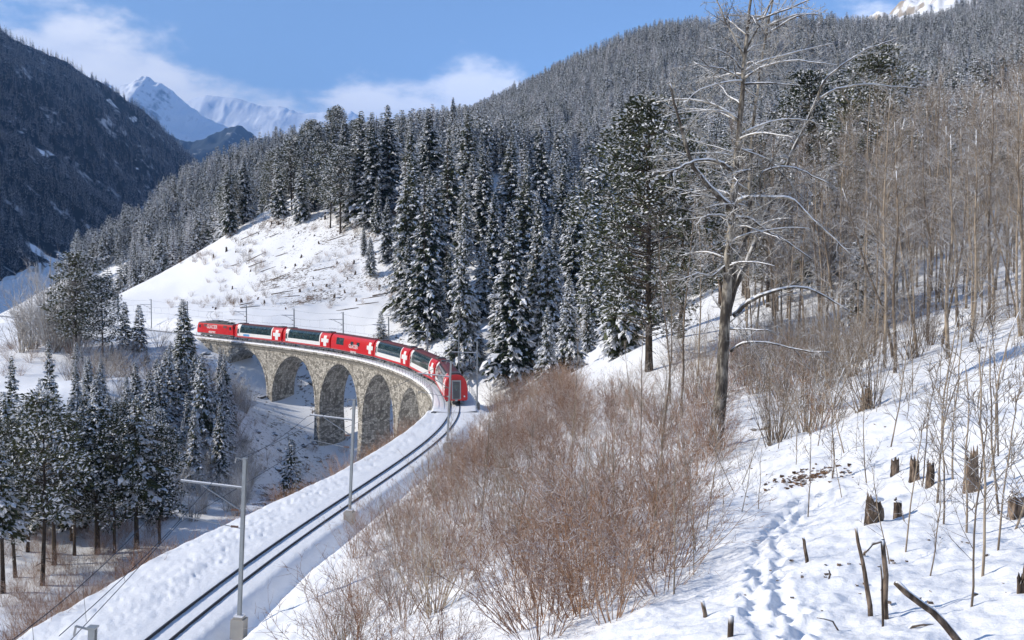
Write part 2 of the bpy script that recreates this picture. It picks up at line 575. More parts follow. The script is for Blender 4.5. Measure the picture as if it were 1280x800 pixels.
def m_stone(k, bs, out):
    """coursed rubble: irregular stones with dark joints, rain streaks"""
    uv = k.n('ShaderNodeUVMap', uv_map='uv').outputs[0]
    p = k.n('ShaderNodeNewGeometry').outputs['Position']
    mp = k.n('ShaderNodeMapping', {'Vector': uv, 'Scale': (1.7, 3.0, 1.0)}).outputs[0]
    v1 = k.n('ShaderNodeTexVoronoi', {'Vector': mp, 'Scale': 1.0, 'Randomness': .85}, voronoi_dimensions='2D')
    ve = k.n('ShaderNodeTexVoronoi', {'Vector': mp, 'Scale': 1.0, 'Randomness': .85}, voronoi_dimensions='2D', feature='DISTANCE_TO_EDGE')
    rnd = k.n('ShaderNodeSeparateXYZ', {0: v1.outputs['Color']}).outputs[0]
    joint = k.math('SUBTRACT', 1.0, k.ramp(ve.outputs['Distance'], .03, .13))
    st = k.noise(p, .3, 5, .6)
    fine = k.noise(p, 2.6, 5, .7)
    tone = k.math('ADD', k.math('MULTIPLY', rnd, .75), k.math('MULTIPLY', fine, .35))
    col = k.mix(k.ramp(tone, .1, .95), (.19, .175, .15), (.62, .58, .51))
    col = k.mix(k.math('MULTIPLY', k.ramp(st, .45, .7), .3), col, (.34, .31, .26))
    col = k.mix(k.math('MULTIPLY', joint, .7), col, (.14, .13, .115))
    sm_ = k.n('ShaderNodeMapping', {'Vector': p, 'Scale': (.9, .9, .09)}).outputs[0]
    streak = k.noise(sm_, 1.0, 5, .65)
    col = k.mix(k.math('MULTIPLY', k.ramp(streak, .56, .72), .38), col, (.12, .115, .105))
    setc(k, bs, col, .9, 0, .15)
    bump(k, bs, k.math('ADD', k.math('MULTIPLY', joint, -1.0), fine), .8, .06)


material('stone', m_stone)


def m_mountain(dark, forest, snow_lo, scale, steep):
    """forest below, snow and rock above; snow keeps off steep faces"""
    def fn(k, bs, out):
        g = k.n('ShaderNodeNewGeometry')
        p = g.outputs['Position']
        nz = k.n('ShaderNodeSeparateXYZ', {0: g.outputs['Normal']}).outputs[2]
        n1 = k.noise(p, scale, 8, .62)
        n2 = k.noise(p, scale * 7, 6, .7)
        z = k.n('ShaderNodeSeparateXYZ', {0: p}).outputs[2]
        rock = k.mix(n2, dark, tuple(c * 2.2 for c in dark))
        v = k.math('ADD', nz, k.math('ADD', k.math('MULTIPLY', k.math('SUBTRACT', n1, .5), .8), k.math('MULTIPLY', k.math('SUBTRACT', n2, .5), .7)))
        sm = k.ramp(v, steep, steep + .22)
        col = k.mix(sm, rock, (.82, .84, .87))
        fz = k.math('ADD', z, k.math('MULTIPLY', k.math('SUBTRACT', n1, .5), snow_lo * 1.4))
        fo = k.math('SUBTRACT', 1.0, k.ramp(fz, snow_lo * .8, snow_lo * 1.1))
        gap = k.ramp(k.noise(p, scale * 3.1, 7, .68), .60, .68)
        fcol = k.mix(gap, forest, (.6, .62, .66))
        setc(k, bs, k.mix(fo, col, fcol), .9, 0, .1)
    return fn


material('far_peak', m_mountain((.09, .095, .105), (.05, .06, .065), 520, .0011, .47))
material('mid_slope', m_mountain((.06, .06, .065), (.035, .045, .05), 4000, .0035, .62))


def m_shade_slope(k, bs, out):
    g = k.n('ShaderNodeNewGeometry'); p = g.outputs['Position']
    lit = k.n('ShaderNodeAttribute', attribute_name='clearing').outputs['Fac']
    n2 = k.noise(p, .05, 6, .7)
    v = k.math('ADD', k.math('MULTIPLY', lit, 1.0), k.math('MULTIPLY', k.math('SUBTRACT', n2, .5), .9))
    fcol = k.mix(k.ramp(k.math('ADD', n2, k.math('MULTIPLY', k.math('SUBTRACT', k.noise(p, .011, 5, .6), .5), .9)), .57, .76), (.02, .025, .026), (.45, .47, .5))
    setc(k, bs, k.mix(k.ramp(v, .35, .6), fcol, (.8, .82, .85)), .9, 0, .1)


material('shade_slope', m_shade_slope)


# ------------------------------------------------------------------ mesh writers
class MB:
    def __init__(self):
        self.v = []; self.f = []; self.m = []; self.uv = None; self.nv = 0

    def add(self, verts, faces, mi=0):
        b = self.nv
        self.v.extend([tuple(p) for p in verts]); self.nv += len(verts)
        self.f.extend([tuple(b + i for i in f) for f in faces])
        self.m.extend([mi] * len(faces))

    def box(self, c, s, mi=0, rot=None):
        x, y, z = (q / 2 for q in s)
        P = [Vector(p) for p in ((-x, -y, -z), (x, -y, -z), (x, y, -z), (-x, y, -z), (-x, -y, z), (x, -y, z), (x, y, z), (-x, y, z))]
        if rot is not None:
            P = [rot @ p for p in P]
        self.add([p + Vector(c) for p in P], [(3, 2, 1, 0), (4, 5, 6, 7), (0, 1, 5, 4), (1, 2, 6, 5), (2, 3, 7, 6), (3, 0, 4, 7)], mi)

    def tube(self, pts, radii, sides=5, mi=0, cap=True):
        pts = [Vector(p) for p in pts]
        if not hasattr(radii, '__len__'):
            radii = [radii] * len(pts)
        V = []; up = None
        for i, p in enumerate(pts):
            t = (pts[min(i + 1, len(pts) - 1)] - pts[max(i - 1, 0)])
            t = t.normalized() if t.length > 1e-9 else Vector((0, 0, 1))
            if up is None:
                up = Vector((1, 0, 0)) if abs(t.x) < .8 else Vector((0, 1, 0))
            a = (up - t * up.dot(t))
            a = a.normalized() if a.length > 1e-6 else t.orthogonal().normalized()
            up = a
            b = t.cross(a)
            for k in range(sides):
                q = 2 * math.pi * k / sides
                V.append(p + (a * math.cos(q) + b * math.sin(q)) * radii[i])
        fs = []
        for i in range(len(pts) - 1):
            for k in range(sides):
                k2 = (k + 1) % sides
                fs.append((i * sides + k, i * sides + k2, (i + 1) * sides + k2, (i + 1) * sides + k))
        if cap:
            fs.append(tuple(range(sides))[::-1]); fs.append(tuple((len(pts) - 1) * sides + k for k in range(sides)))
        self.add(V, fs, mi)

    def mesh(self, name, mats, smooth=False):
        m = bpy.data.meshes.new(name)
        m.from_pydata(self.v, [], self.f)
        for q in mats:
            m.materials.append(MATS[q])
        if len(mats) > 1:
            m.polygons.foreach_set('material_index', np.array(self.m, np.int32))
        if smooth:
            m.polygons.foreach_set('use_smooth', np.ones(len(self.f), bool))
        m.update()
        return m


def tag(o, label=None, cat=None, group=None, kind=None):
    for k, v in (('label', label), ('category', cat), ('group', group), ('kind', kind)):
        if v:
            o[k] = v
    return o


def obj(name, mesh, parent=None, loc=None):
    o = bpy.data.objects.new(name, mesh)
    COL.objects.link(o)
    if parent:
        o.parent = parent
    if loc:
        o.location = loc
    return o


def thing(name, label, cat, loc=(0, 0, 0), rotz=0.0, group=None, scale=1.0, tilt=None):
    o = bpy.data.objects.new(name, None)
    o.empty_display_size = .2
    COL.objects.link(o)
    o.location = loc
    o.rotation_euler = (tilt[0] if tilt else 0, tilt[1] if tilt else 0, rotz)
    o.scale = scale if hasattr(scale, '__len__') else (scale,) * 3
    return tag(o, label, cat, group)


def place(proto, name, label, cat, loc, rotz, group=None, scale=1.0, tilt=None):
    """a thing at loc whose parts share the prototype's meshes; proto = [(part name, mesh), ...]"""
    t = thing(name, label, cat, loc, rotz, group, scale, tilt)
    for nm, me in proto:
        obj(nm, me, t)
    return t


def gz(x, y):
    return float(ground([x], [y])[0][0])


_TT = np.exp(np.linspace(math.log(4), math.log(1500), 1600))


def hit(px, py):
    """where the sight line through a photo pixel meets the ground"""
    x, y, z = unproj(px, py, _TT)
    g = ground(x, y)[0]
    w_ = np.where(z < g)[0]
    i = w_[0] if len(w_) else len(_TT) - 1
    if i > 0:
        a = z[i - 1] - g[i - 1]; b = g[i] - z[i]
        d_ = _TT[i - 1] + (_TT[i] - _TT[i - 1]) * a / (a + b + 1e-9)
    else:
        d_ = _TT[0]
    X, Y, Z = unproj(px, py, d_)
    return X, Y, Z, d_


def at(px, d_):
    """ground point in the direction of photo column px at depth d"""
    x = (px - 640) / F * d_
    z = gz(x, d_)
    return x, d_, z


# ------------------------------------------------------------------ the ground, far mountains
gm = build_terrain()
gm.materials.append(MATS['ground'])
go = obj('ground', gm); tag(go, kind='structure')


def heightfield(name, mat, X, Y, Z, attr=None):
    h, w_ = X.shape
    m = bpy.data.meshes.new(name)
    co = np.stack([X.ravel(), Y.ravel(), Z.ravel()], 1)
    i = np.arange(h - 1)[:, None] * w_ + np.arange(w_ - 1)[None, :]
    q = np.stack([i, i + 1, i + 1 + w_, i + w_], -1).reshape(-1, 4)
    m.from_pydata(co.tolist(), [], q.tolist())
    m.polygons.foreach_set('use_smooth', np.ones(len(q), bool))
    if attr is not None:
        a = m.attributes.new(attr[0], 'FLOAT', 'POINT'); a.data.foreach_set('value', attr[1].ravel().astype(np.float32))
    m.materials.append(MATS[mat])
    o = obj(name, m); tag(o, kind='structure')
    return o


def crest_interp(px_list, t):
    a = np.array(px_list, float)
    return np.interp(t, a[:, 0], a[:, 1])


# dark slope across the valley: its crest in photo pixels -> heights
def left_mountain_h(X, Y):
    # crest runs from (-1900, 200) past (-1330, 2600) to (-1000, 3300); falls to the valley on its right
    cx = np.interp(Y, [-500, 300, 1200, 2600, 3300, 4200], [-1750, -1720, -1560, -1340, -1030, -900])
    ch = np.interp(Y, [-500, 300, 1200, 2600, 2760, 2950, 3120, 3300, 3420, 4200], [780, 760, 720, 640, 600, 545, 475, 395, 330, 120])
    foot = np.interp(Y, [-500, 300, 1200, 2600, 3300, 4200], [-640, -620, -640, -640, -620, -600])
    t = (X - cx) / (foot - cx)
    base = -48.
    z = np.where(t < 0, ch + t * 240, base + (ch - base) * np.clip(1 - t, 0, 1) ** 1.12)
    r = fbm(X / 420 + 5, Y / 420, 6, .5)
    z = z + r * 120 * np.clip(1.15 - np.abs(t - .45) * 1.5, 0, 1) + fbm(X / 60, Y / 60, 4) * 9
    return z


gx, gy = np.meshgrid(np.linspace(-2600, -60, 260), np.linspace(-300, 4600, 360))
lz_ = left_mountain_h(gx, gy)
clr = fbm(gx / 170 + 2, gy / 260 + 9, 4, .55) + .55 * fbm(gx / 38, gy / 70, 3)
clear = .55 * sstep(clr, .38, .5) * sstep(fbm(gx / 22, gy / 60 + 4, 3), -.2, .25) + 1.0 * sstep(gx, -800, -690) * sstep(fbm(gx / 120 + 40, gy / 120, 3), -.12, .1)
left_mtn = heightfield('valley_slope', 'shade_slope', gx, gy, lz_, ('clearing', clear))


def ridged(X, Y, oct=7):
    r = 0; a = 1.; k = 1.
    for i in range(oct):
        r = r + a * (1 - 2 * np.abs(vnoise(X * k + 31 * i, Y * k + 11 * i)) * 1.6)
        a *= .5; k *= 2.05
    return r


def ridge_mtn(name, mat, crest, d0, width, amp, per, nx=330, ny=120):
    """range whose crest line follows photo points (px, py) at distance d0"""
    pxs = np.linspace(crest[0][0], crest[-1][0], nx)
    vs_ = np.linspace(-1, 1.0, ny)
    PXg, V = np.meshgrid(pxs, vs_)
    D = d0 + V * width
    X = (PXg - 640) / F * d0 * (D / d0) ** .35
    Y = D
    top = (345 - crest_interp(crest, PXg)) / F * d0
    fall = 1 - np.abs(V) ** 1.15
    base = -60.
    Z = base + (top - base) * fall
    nn = ridged(X / per, Y / per) - .55
    Z = Z + nn * amp * np.clip(1 - np.abs(V) * .4, 0, 1) * np.clip(top / (top.max() + 1), .25, 1)
    return heightfield(name, mat, X, Y, Z)


ridge_mtn('wooded_foothill', 'mid_slope', [(-60, 190), (120, 180), (200, 172), (255, 168), (300, 172), (345, 178), (420, 184), (520, 190)], 6500, 1700, 110, 700)
ridge_mtn('snowy_peak', 'far_peak', [(40, 140), (90, 118), (135, 106), (165, 104), (188, 104), (206, 113), (230, 134), (255, 152), (300, 172), (380, 190)], 11500, 3300, 120, 900)
ridge_mtn('snowy_range', 'far_peak', [(180, 150), (230, 136), (262, 128), (290, 132), (330, 140), (360, 139), (400, 146), (440, 146), (500, 152), (600, 156)], 17000, 4200, 110, 1200)

# ------------------------------------------------------------------ the air of the valley
def build_haze():
    b = MB()
    x0, x1, y0, y1, z0, z1 = -16000, 16000, -900, 23000, -420, 3300
    b.box(((x0 + x1) / 2, (y0 + y1) / 2, (z0 + z1) / 2), (x1 - x0, y1 - y0, z1 - z0))
    m = b.mesh('haze', [])
    mt = bpy.data.materials.new('haze'); mt.use_nodes = True
    t = mt.node_tree
    for nd in list(t.nodes):
        t.nodes.remove(nd)
    k = NT(t)
    pv = k.n('ShaderNodeVolumePrincipled', {'Color': (.22, .46, 1.0, 1), 'Density': 6.2e-5, 'Anisotropy': 0.0})
    k.n('ShaderNodeOutputMaterial', {'Volume': pv.outputs[0]})
    m.materials.append(mt)
    tag(obj('haze', m), kind='stuff')


build_haze()

# ------------------------------------------------------------------ railway track
def sweep(ss, prof, close=True):
    """sweep a profile of (n, dz) points along the line"""
    V = []; Fs = []
    k = len(prof)
    for s in ss:
        for n_, dz in prof:
            V.append(tuple(float(q) for q in trk(s, n_, dz)))
    for i in range(len(ss) - 1):
        for j in range(k if close else k - 1):
            j2 = (j + 1) % k
            Fs.append((i * k + j, i * k + j2, (i + 1) * k + j2, (i + 1) * k + j))
    return V, Fs


track_root = bpy.data.objects.new('railway_track', None)
COL.objects.link(track_root); tag(track_root, kind='structure')
SS = np.arange(-10, 420, 1.5)
for c in (-.535, .535):
    b = MB()
    b.add(*sweep(SS, [(c - .06, -.14), (c + .06, -.14), (c + .02, -.06), (c + .036, .0), (c + .036, .035), (c - .036, .035), (c - .036, .0), (c - .02, -.06)]), 0)
    obj('rail', b.mesh('rail', ['rail_steel']), track_root)

# ------------------------------------------------------------------ viaduct
via = thing('stone_viaduct', 'tall curved rubble-stone railway viaduct with round arches spanning the snowy gorge', 'viaduct', (0, 0, 0))
PC = [95.0 + 19 * i for i in range(7)]          # pier centres along the line; first and last are the abutments
RAD = 8.5
CROWN = 1.6


def via_mesh(name, strips):
    """strips: list of (points grid rows x cols of (s, n, z), uv function)"""
    V = []; Fs = []; UV = []
    for rows, uvf in strips:
        h = len(rows); w_ = len(rows[0]); b = len(V)
        for r in rows:
            for (s, n_, z) in r:
                x, y, _ = trk(s, n_)
                V.append((float(x), float(y), float(z)))
        for i in range(h - 1):
            for j in range(w_ - 1):
                idx = [(i, j), (i, j + 1), (i + 1, j + 1), (i + 1, j)]
                Fs.append(tuple(b + a * w_ + c for a, c in idx))
                UV += [uvf(*rows[a][c]) for a, c in idx]
    m = bpy.data.meshes.new(name)
    m.from_pydata(V, [], Fs)
    u = m.uv_layers.new(name='uv')
    u.data.foreach_set('uv', np.array(UV, np.float32).ravel())
    m.materials.append(MATS['stone'])
    m.update()
    return m


def zt_(s):
    return float(np.interp(s, TS, TZ))


def nb(s, z):
    return 2.2 + .03 * max(0, zt_(s) - z)


for i in range(6):
    sc = (PC[i] + PC[i + 1]) / 2
    zs = zt_(sc) - CROWN - RAD
    a = np.linspace(math.pi, 0, 41)
    arc_s = sc + RAD * np.cos(a); arc_z = zs + RAD * np.sin(a)
    ss = np.r_[sc - 9.5, arc_s, sc + 9.5]; zz = np.r_[zs, arc_z, zs]
    strips = []
    for sd in (-1, 1):
        rows = []
        for t in np.linspace(0, 1, 5):
            rows.append([(s, sd * nb(s, z + (zt_(s) - .62 - z) * t), z + (zt_(s) - .62 - z) * t) for s, z in zip(ss, zz)])
        strips.append((rows, lambda s, n_, z: (s, z)))
    L = np.r_[0, np.cumsum(np.hypot(np.diff(arc_s), np.diff(arc_z)))]
    lut = {round(float(s), 5): float(l) for s, l in zip(arc_s, L)}
    rows = [[(s, -nb(s, z) + 2 * nb(s, z) * t, z) for s, z in zip(arc_s, arc_z)] for t in np.linspace(0, 1, 4)]
    strips.append((rows, lambda s, n_, z, lut=lut: (lut[round(float(s), 5)], n_)))
    obj('arch_bay', via_mesh('arch_bay', strips), via)
    # ring of dressed arch stones, slightly proud of the wall
    for sd in (-1, 1):
        rows = []
        for rr_, out_ in ((RAD - .02, .0), (RAD - .02, .07), (RAD + .5, .07), (RAD + .5, 0.)):
            rows.append([(sc + rr_ * math.cos(q), sd * (nb(sc, zs + rr_ * math.sin(q)) + out_), zs + rr_ * math.sin(q)) for q in a])
        obj('arch_ring', via_mesh('arch_ring', [(rows, lambda s, n_, z, sc=sc, zs=zs: (math.hypot(s - sc, z - zs) * 1.6, math.atan2(z - zs, s - sc) * RAD * .8))]), via)
for i, pc in enumerate(PC):
    zs = zt_(pc) - CROWN - RAD
    hw = 1.0
    zb = min(gz(*[float(q) for q in trk(pc, n_)[:2]]) for n_ in (-3, 0, 3)) - 2.5
    zb = min(zb, zs - .5)
    rows = []
    strips = []
    for z in np.linspace(zs, zb, 7):
        g_ = hw + .02 * (zs - z); n_ = nb(pc, z)
        ring = [(pc - g_, -n_), (pc + g_, -n_), (pc + g_, n_), (pc - g_, n_), (pc - g_, -n_)]
        rows.append([(s, q, z) for s, q in ring])
    strips.append((rows[::-1], lambda s, n_, z: (s + n_, z)))
    obj('pier', via_mesh('pier', strips), via)
# abutments
for (sa, sb) in ((V0 - 1, PC[0] + 1.0), (PC[-1] - 1.2, V1 + 5)):
    strips = []
    for sd in (-1, 1):
        rows = []
        for t in np.linspace(0, 1, 5):
            rows.append([(s, sd * (nb(s, 0) - .03), zt_(s) - .63 - 9.6 * (1 - t)) for s in np.linspace(sa, sb, 6)])
        strips.append((rows, lambda s, n_, z: (s, z)))
    for s in (sa, sb):
        strips.append(([[(s, n_, zt_(s) - .63 - 9.6 * (1 - t)) for n_ in (-2.17, 2.17)] for t in (0, 1)], lambda s, n_, z: (n_, z)))
    obj('abutment', via_mesh('abutment', strips), via)
# deck with its overhang, corbels, snow and railings
ds = np.arange(V0 + .2, V1 + 5.1, 1.0)
rows = [[(s, n_, zt_(s) + dz) for s in ds] for n_, dz in ((-2.1, -.62), (-2.62, -.50), (-2.62, -.16), (2.62, -.16), (2.62, -.50), (2.1, -.62))]
obj('deck', via_mesh('deck', [(rows, lambda s, n_, z: (s, n_ + z))]), via)
b = MB()
b.add(*sweep(np.arange(V0 - 3, V1 + 5.1, 1.0), [(-2.58, -.17), (-2.58, .02), (-2.3, .08), (-1.3, -.01), (-.62, -.03), (-.45, -.05), (.45, -.05), (.62, -.03), (1.3, -.01), (2.3, .08), (2.58, .02), (2.58, -.17)], False))
obj('deck_snow', b.mesh('deck_snow', ['snow'], True), via)
b = MB()
for sd in (-1, 1):
    for s in np.arange(V0 - .5, V1 + 4, .78):
        x, y, z = trk(s, sd * 2.36, -.82)
        b.box((float(x), float(y), float(z)), (.34, .42, .36), 0, Matrix.Rotation(-trk_h(s), 3, 'Z'))
m = b.mesh('corbel_row', ['stone']); m.uv_layers.new(name='uv')
tag(obj('corbel_row', m, via), kind='stuff')
pb = MB(); pb.box((0, 0, .5), (.05, .05, 1.12)); postm = pb.mesh('railing_post', ['galvanised'])
for sd in (-1, 1):
    b = MB()
    for hh in (.42, .72, 1.02):
        b.tube([tuple(float(q) for q in trk(s, sd * 2.5, hh)) for s in np.arange(V0 - .5, V1 + 4, 1.9)], .022, 4)
    r_ = obj('railing', b.mesh('railing', ['galvanised']), via)
    for s in np.arange(V0 - .5, V1 + 4, 1.9):
        obj('railing_post', postm, r_, tuple(float(q) for q in trk(s, sd * 2.5, 0)))

# ------------------------------------------------------------------ train
PROF = [(1.18, .55), (1.32, .72), (1.325, 1.0), (1.325, 1.35), (1.325, 1.7), (1.305, 2.05), (1.265, 2.38), (1.20, 2.68), (1.10, 2.95), (.96, 3.18), (.76, 3.40), (.45, 3.56), (0, 3.62)]


def prof_y(z):
    return float(np.interp(z, [p[1] for p in PROF], [p[0] for p in PROF]))


def car_shell(stations, colour, prof=PROF, taper=None):
    """closed car body; colour(u, z, side) -> material slot; u runs backwards along the car"""
    full = [(-y, z) for y, z in prof] + [(y, z) for y, z in prof[::-1][1:]]
    k = len(full)
    b = MB(); V = []
    for u in stations:
        sc_ = taper(u) if taper else (0, 1)
        for y, z in full:
            V.append((-(u + sc_[0] * max(0, z - 1.7)), y * (1 if z < 1.7 else 1), z))
    Fs = []; Ms = []
    for i in range(len(stations) - 1):
        um = (stations[i] + stations[i + 1]) / 2
        for j in range(k - 1):
            zm = (full[j][1] + full[j + 1][1]) / 2
            Fs.append((i * k + j, i * k + j + 1, (i + 1) * k + j + 1, (i + 1) * k + j)); Ms.append(colour(um, zm, 1 if full[j][0] + full[j + 1][0] > 0 else -1))
    Fs.append(tuple(range(k))[::-1]); Ms.append(1)
    Fs.append(tuple((len(stations) - 1) * k + j for j in range(k))); Ms.append(1)
    Fs.append(tuple(q for i in range(len(stations)) for q in (i * k,))[::1] + tuple(i * k + k - 1 for i in range(len(stations) - 1, -1, -1))); Ms.append(3)
    b.v = V; b.nv = len(V); b.f = Fs; b.m = Ms
    return b.mesh('body', ['train_white', 'train_red', 'train_roof', 'train_grey', 'train_black'])


def pane_mesh(u0, u1, z0, z1, out=.018, mat='train_glass'):
    zs = [z0] + [p[1] for p in PROF if z0 < p[1] < z1] + [z1]
    b = MB(); V = []
    for z in zs:
        y = prof_y(z) + out
        V += [(-u0, y, z), (-u1, y, z)]
    for z in zs:
        y = prof_y(z) - .02
        V += [(-u0, y, z), (-u1, y, z)]
    n_ = len(zs); o_ = 2 * n_
    Fs = [(2 * i, 2 * i + 1, 2 * i + 3, 2 * i + 2) for i in range(n_ - 1)]
    Fs += [(0, 1, o_ + 1, o_), (2 * n_ - 2, o_ + 2 * n_ - 2, o_ + 2 * n_ - 1, 2 * n_ - 1)]
    Fs += [(2 * i, 2 * i + 2, o_ + 2 * i + 2, o_ + 2 * i) for i in range(n_ - 1)] + [(2 * i + 1, o_ + 2 * i + 1, o_ + 2 * i + 3, 2 * i + 3) for i in range(n_ - 1)]
    b.add(V, Fs)
    return b.mesh('pane', [mat])


def text_mesh(body, size, mat, shear=0.0):
    c = bpy.data.curves.new('lettering', 'FONT')
    c.body = body; c.size = size; c.extrude = .006; c.align_x = 'CENTER'; c.shear = shear; c.offset = .012; c.resolution_u = 2
    o = bpy.data.objects.new('lettering', c); COL.objects.link(o)
    dg = bpy.context.evaluated_depsgraph_get()
    m = bpy.data.meshes.new_from_object(o.evaluated_get(dg))
    bpy.data.objects.remove(o); bpy.data.curves.remove(c)
    m.name = 'lettering'
    m.materials.clear(); m.materials.append(MATS[mat])
    return m


def wheel_mesh():
    b = MB()
    b.tube([(0, -.06, 0), (0, .06, 0)], .36, 14)
    b.tube([(0, -.09, 0), (0, .09, 0)], .13, 8)
    return b.mesh('wheel', ['train_black'])


WHEEL = wheel_mesh()


def bogie(parent, u, base=1.8):
    b = MB()
    for sd in (-1, 1):
        b.box((-u, sd * .95, .46), (base + 1.0, .16, .22)); b.box((-u, sd * .98, .62), (.55, .2, .26))
        for q in (-1, 1):
            b.box((-u + q * base / 2, sd * .99, .40), (.34, .2, .34))
    b.box((-u, 0, .5), (.5, 2.0, .2))
    bo = obj('bogie', b.mesh('bogie', ['train_grey']), parent)
    for q in (-1, 1):
        for sd in (-1, 1):
            obj('wheel', WHEEL, bo, (-u + q * base / 2, sd * .55, .36))


def ends(parent, us):
    """gangway doors, bellows and lamps on a car's ends"""
    for u, sg in us:
        x = -u
        o_ = sg * .03
        b = MB(); b.box((x - o_ * 3, 0, 1.85), (.22, 1.06, 2.2)); b.box((x - o_ * 3, 0, .62), (.3, .3, .22))
        g = obj('gangway', b.mesh('gangway', ['galvanised']), parent)
        b = MB(); b.box((x - sg * .205, 0, 1.8), (.03, .80, 2.0)); dr = obj('end_door', b.mesh('end_door', ['train_grey']), g)
        b = MB(); b.box((x - sg * .215, 0, 2.15), (.03, .46, .8)); obj('pane', b.mesh('pane', ['train_glass']), g)
        for sd in (-1, 1):
            b = MB(); b.tube([(x - sg * .0, sd * .95, 1.05), (x - sg * .07, sd * .95, 1.05)], .1, 8); obj('tail_lamp', b.mesh('tail_lamp', ['train_white']), parent)


def pano_colour(window):
    u0, u1 = window

    def f(u, z, sd):
        v = u if sd > 0 else -u
        if z > 3.3: return 2
        if z < .72: return 3
        if u0 - .12 < v < u1 + .12 and 1.62 < z: return 4
        if v > 5.55:
            cx = 7.35
            if (abs(v - cx) < .52 and .95 < z < 3.0) or (abs(v - cx) < 1.35 and 1.55 < z < 2.3): return 0
            return 1
        if v < -8.35: return 1
        if z < 1.0: return 1
        return 0
    return f


PW = (-6.9, 5.1)
CL = 18.2 / 2
pst = sorted(set([-CL, CL, -8.35, 8.35, 5.55, -5.55] + [sg * (7.35 + q) for sg in (-1, 1) for q in (-1.35, -.52, .52, 1.35)] + [PW[0] - .12, PW[1] + .12, -PW[0] + .12, -PW[1] - .12] + list(range(-8, 9, 2))))
PANO = car_shell(pst, pano_colour(PW))
NP = 7
pw_ = (PW[1] - PW[0]) / NP
PANES = [pane_mesh(PW[0] + i * pw_ + .04, PW[0] + (i + 1) * pw_ - .04, 1.72, 2.62) for i in range(NP)]
PANES2 = [pane_mesh(PW[0] + i * pw_ + .04, PW[0] + (i + 1) * pw_ - .04, 2.66, 3.26) for i in range(NP)]
DOORW = pane_mesh(-7.95, -7.45, 1.5, 2.5)
STRIPE = pane_mesh(-8.3, -8.1, 1.0, 2.9, .012, 'train_red')
SEAMS = [pane_mesh(u, u + .05, .8, 3.0, .01, 'train_black') for u in (-8.05, -7.3, 8.55)]
EMBLEM = pane_mesh(-5.6, -3.2, 1.05, 1.5, .012, 'train_blue')


def frame_car(s0, s1):
    """origin and heading of a car whose ends sit at s0 (rear) and s1 (front)"""
    a = Vector([float(q) for q in trk(s0 + 2.6, 0, .035)]); c = Vector([float(q) for q in trk(s1 - 2.6, 0, .035)])
    t = c - a
    return (a + c) / 2, math.atan2(t.y, t.x), -math.asin(t.z / t.length)


def new_car(name, label, cat, s0, s1, group=None):
    p, rz, ry = frame_car(s0, s1)
    t = thing(name, label, cat, p, 0, group)
    t.rotation_euler = (0, ry, rz)
    return t


def both(parent, name, meshes):
    for me in meshes:
        for sd in (0, 1):
            o = obj(name, me, parent)
            o.rotation_euler = (0, 0, math.pi * sd)


def pano(s0, s1, label, emblem=False):
    t = new_car('panorama_coach', label, 'train coach', s0, s1, 'coaches of the red and white train')
    obj('body', PANO, t)
    # local +y is the car's left; the other side gets the same glazing turned round
    both(t, 'window_pane', PANES); both(t, 'roof_pane', PANES2)
    both(t, 'door_window', [DOORW]); both(t, 'stripe', [STRIPE]); both(t, 'door_seam', SEAMS)
    if emblem:
        both(t, 'emblem', [EMBLEM])
    bogie(t, -6.4); bogie(t, 6.4)
    b = MB(); b.box((0, 0, .5), (6.4, 2.0, .42)); b.box((1.5, .9, .42), (1.6, .5, .45)); b.box((-1.2, .95, .45), (1.1, .45, .4)); b.box((-1.8, -.9, .42), (1.8, .5, .45)); obj('underframe', b.mesh('underframe', ['train_grey']), t)
    b = MB(); b.box((-7.4, 0, 3.62), (1.8, 1.1, .16)); b.box((7.4, 0, 3.62), (1.8, 1.1, .16)); obj('roof_unit', b.mesh('roof_unit', ['train_grey']), t)
    ends(t, ((CL, 1), (-CL, -1)))
    return t


SE = 92.5
CE = [SE + 18.9 * i for i in range(7)]
plabels = ['white and red panorama coach at the train\'s tail with its red end door showing',
           'white and red panorama coach coupled ahead of the tail coach',
           'white and red panorama coach directly behind the all-red dining car',
           None,
           'white and red panorama coach directly ahead of the all-red dining car',
           'white panorama coach with a blue emblem coupled right behind the locomotive']
for i in range(6):
    if plabels[i]:
        pano(CE[i] + .35, CE[i + 1] - .35, plabels[i], i == 5)


def lettering(parent, u, z, y, size, mat='train_white'):
    for body, dz, sz in (('GLACIER', 0, size), ('express', -size * .85, size * .8)):
        me = text_mesh(body, sz, mat, .1)
        for sd in (-1, 1):
            o = obj('lettering', me, parent, (-u, sd * y, z + dz))
            o.rotation_euler = (math.pi / 2, 0, math.pi if sd > 0 else 0)


def dining_colour(u, z, sd):
    v = u if sd > 0 else -u
    if z > 3.3: return 2
    if z < .72: return 3
    cx = 7.9
    if (abs(v - cx) < .5 and .95 < z < 3.0) or (abs(v - cx) < 1.2 and 1.55 < z < 2.3): return 0
    return 1


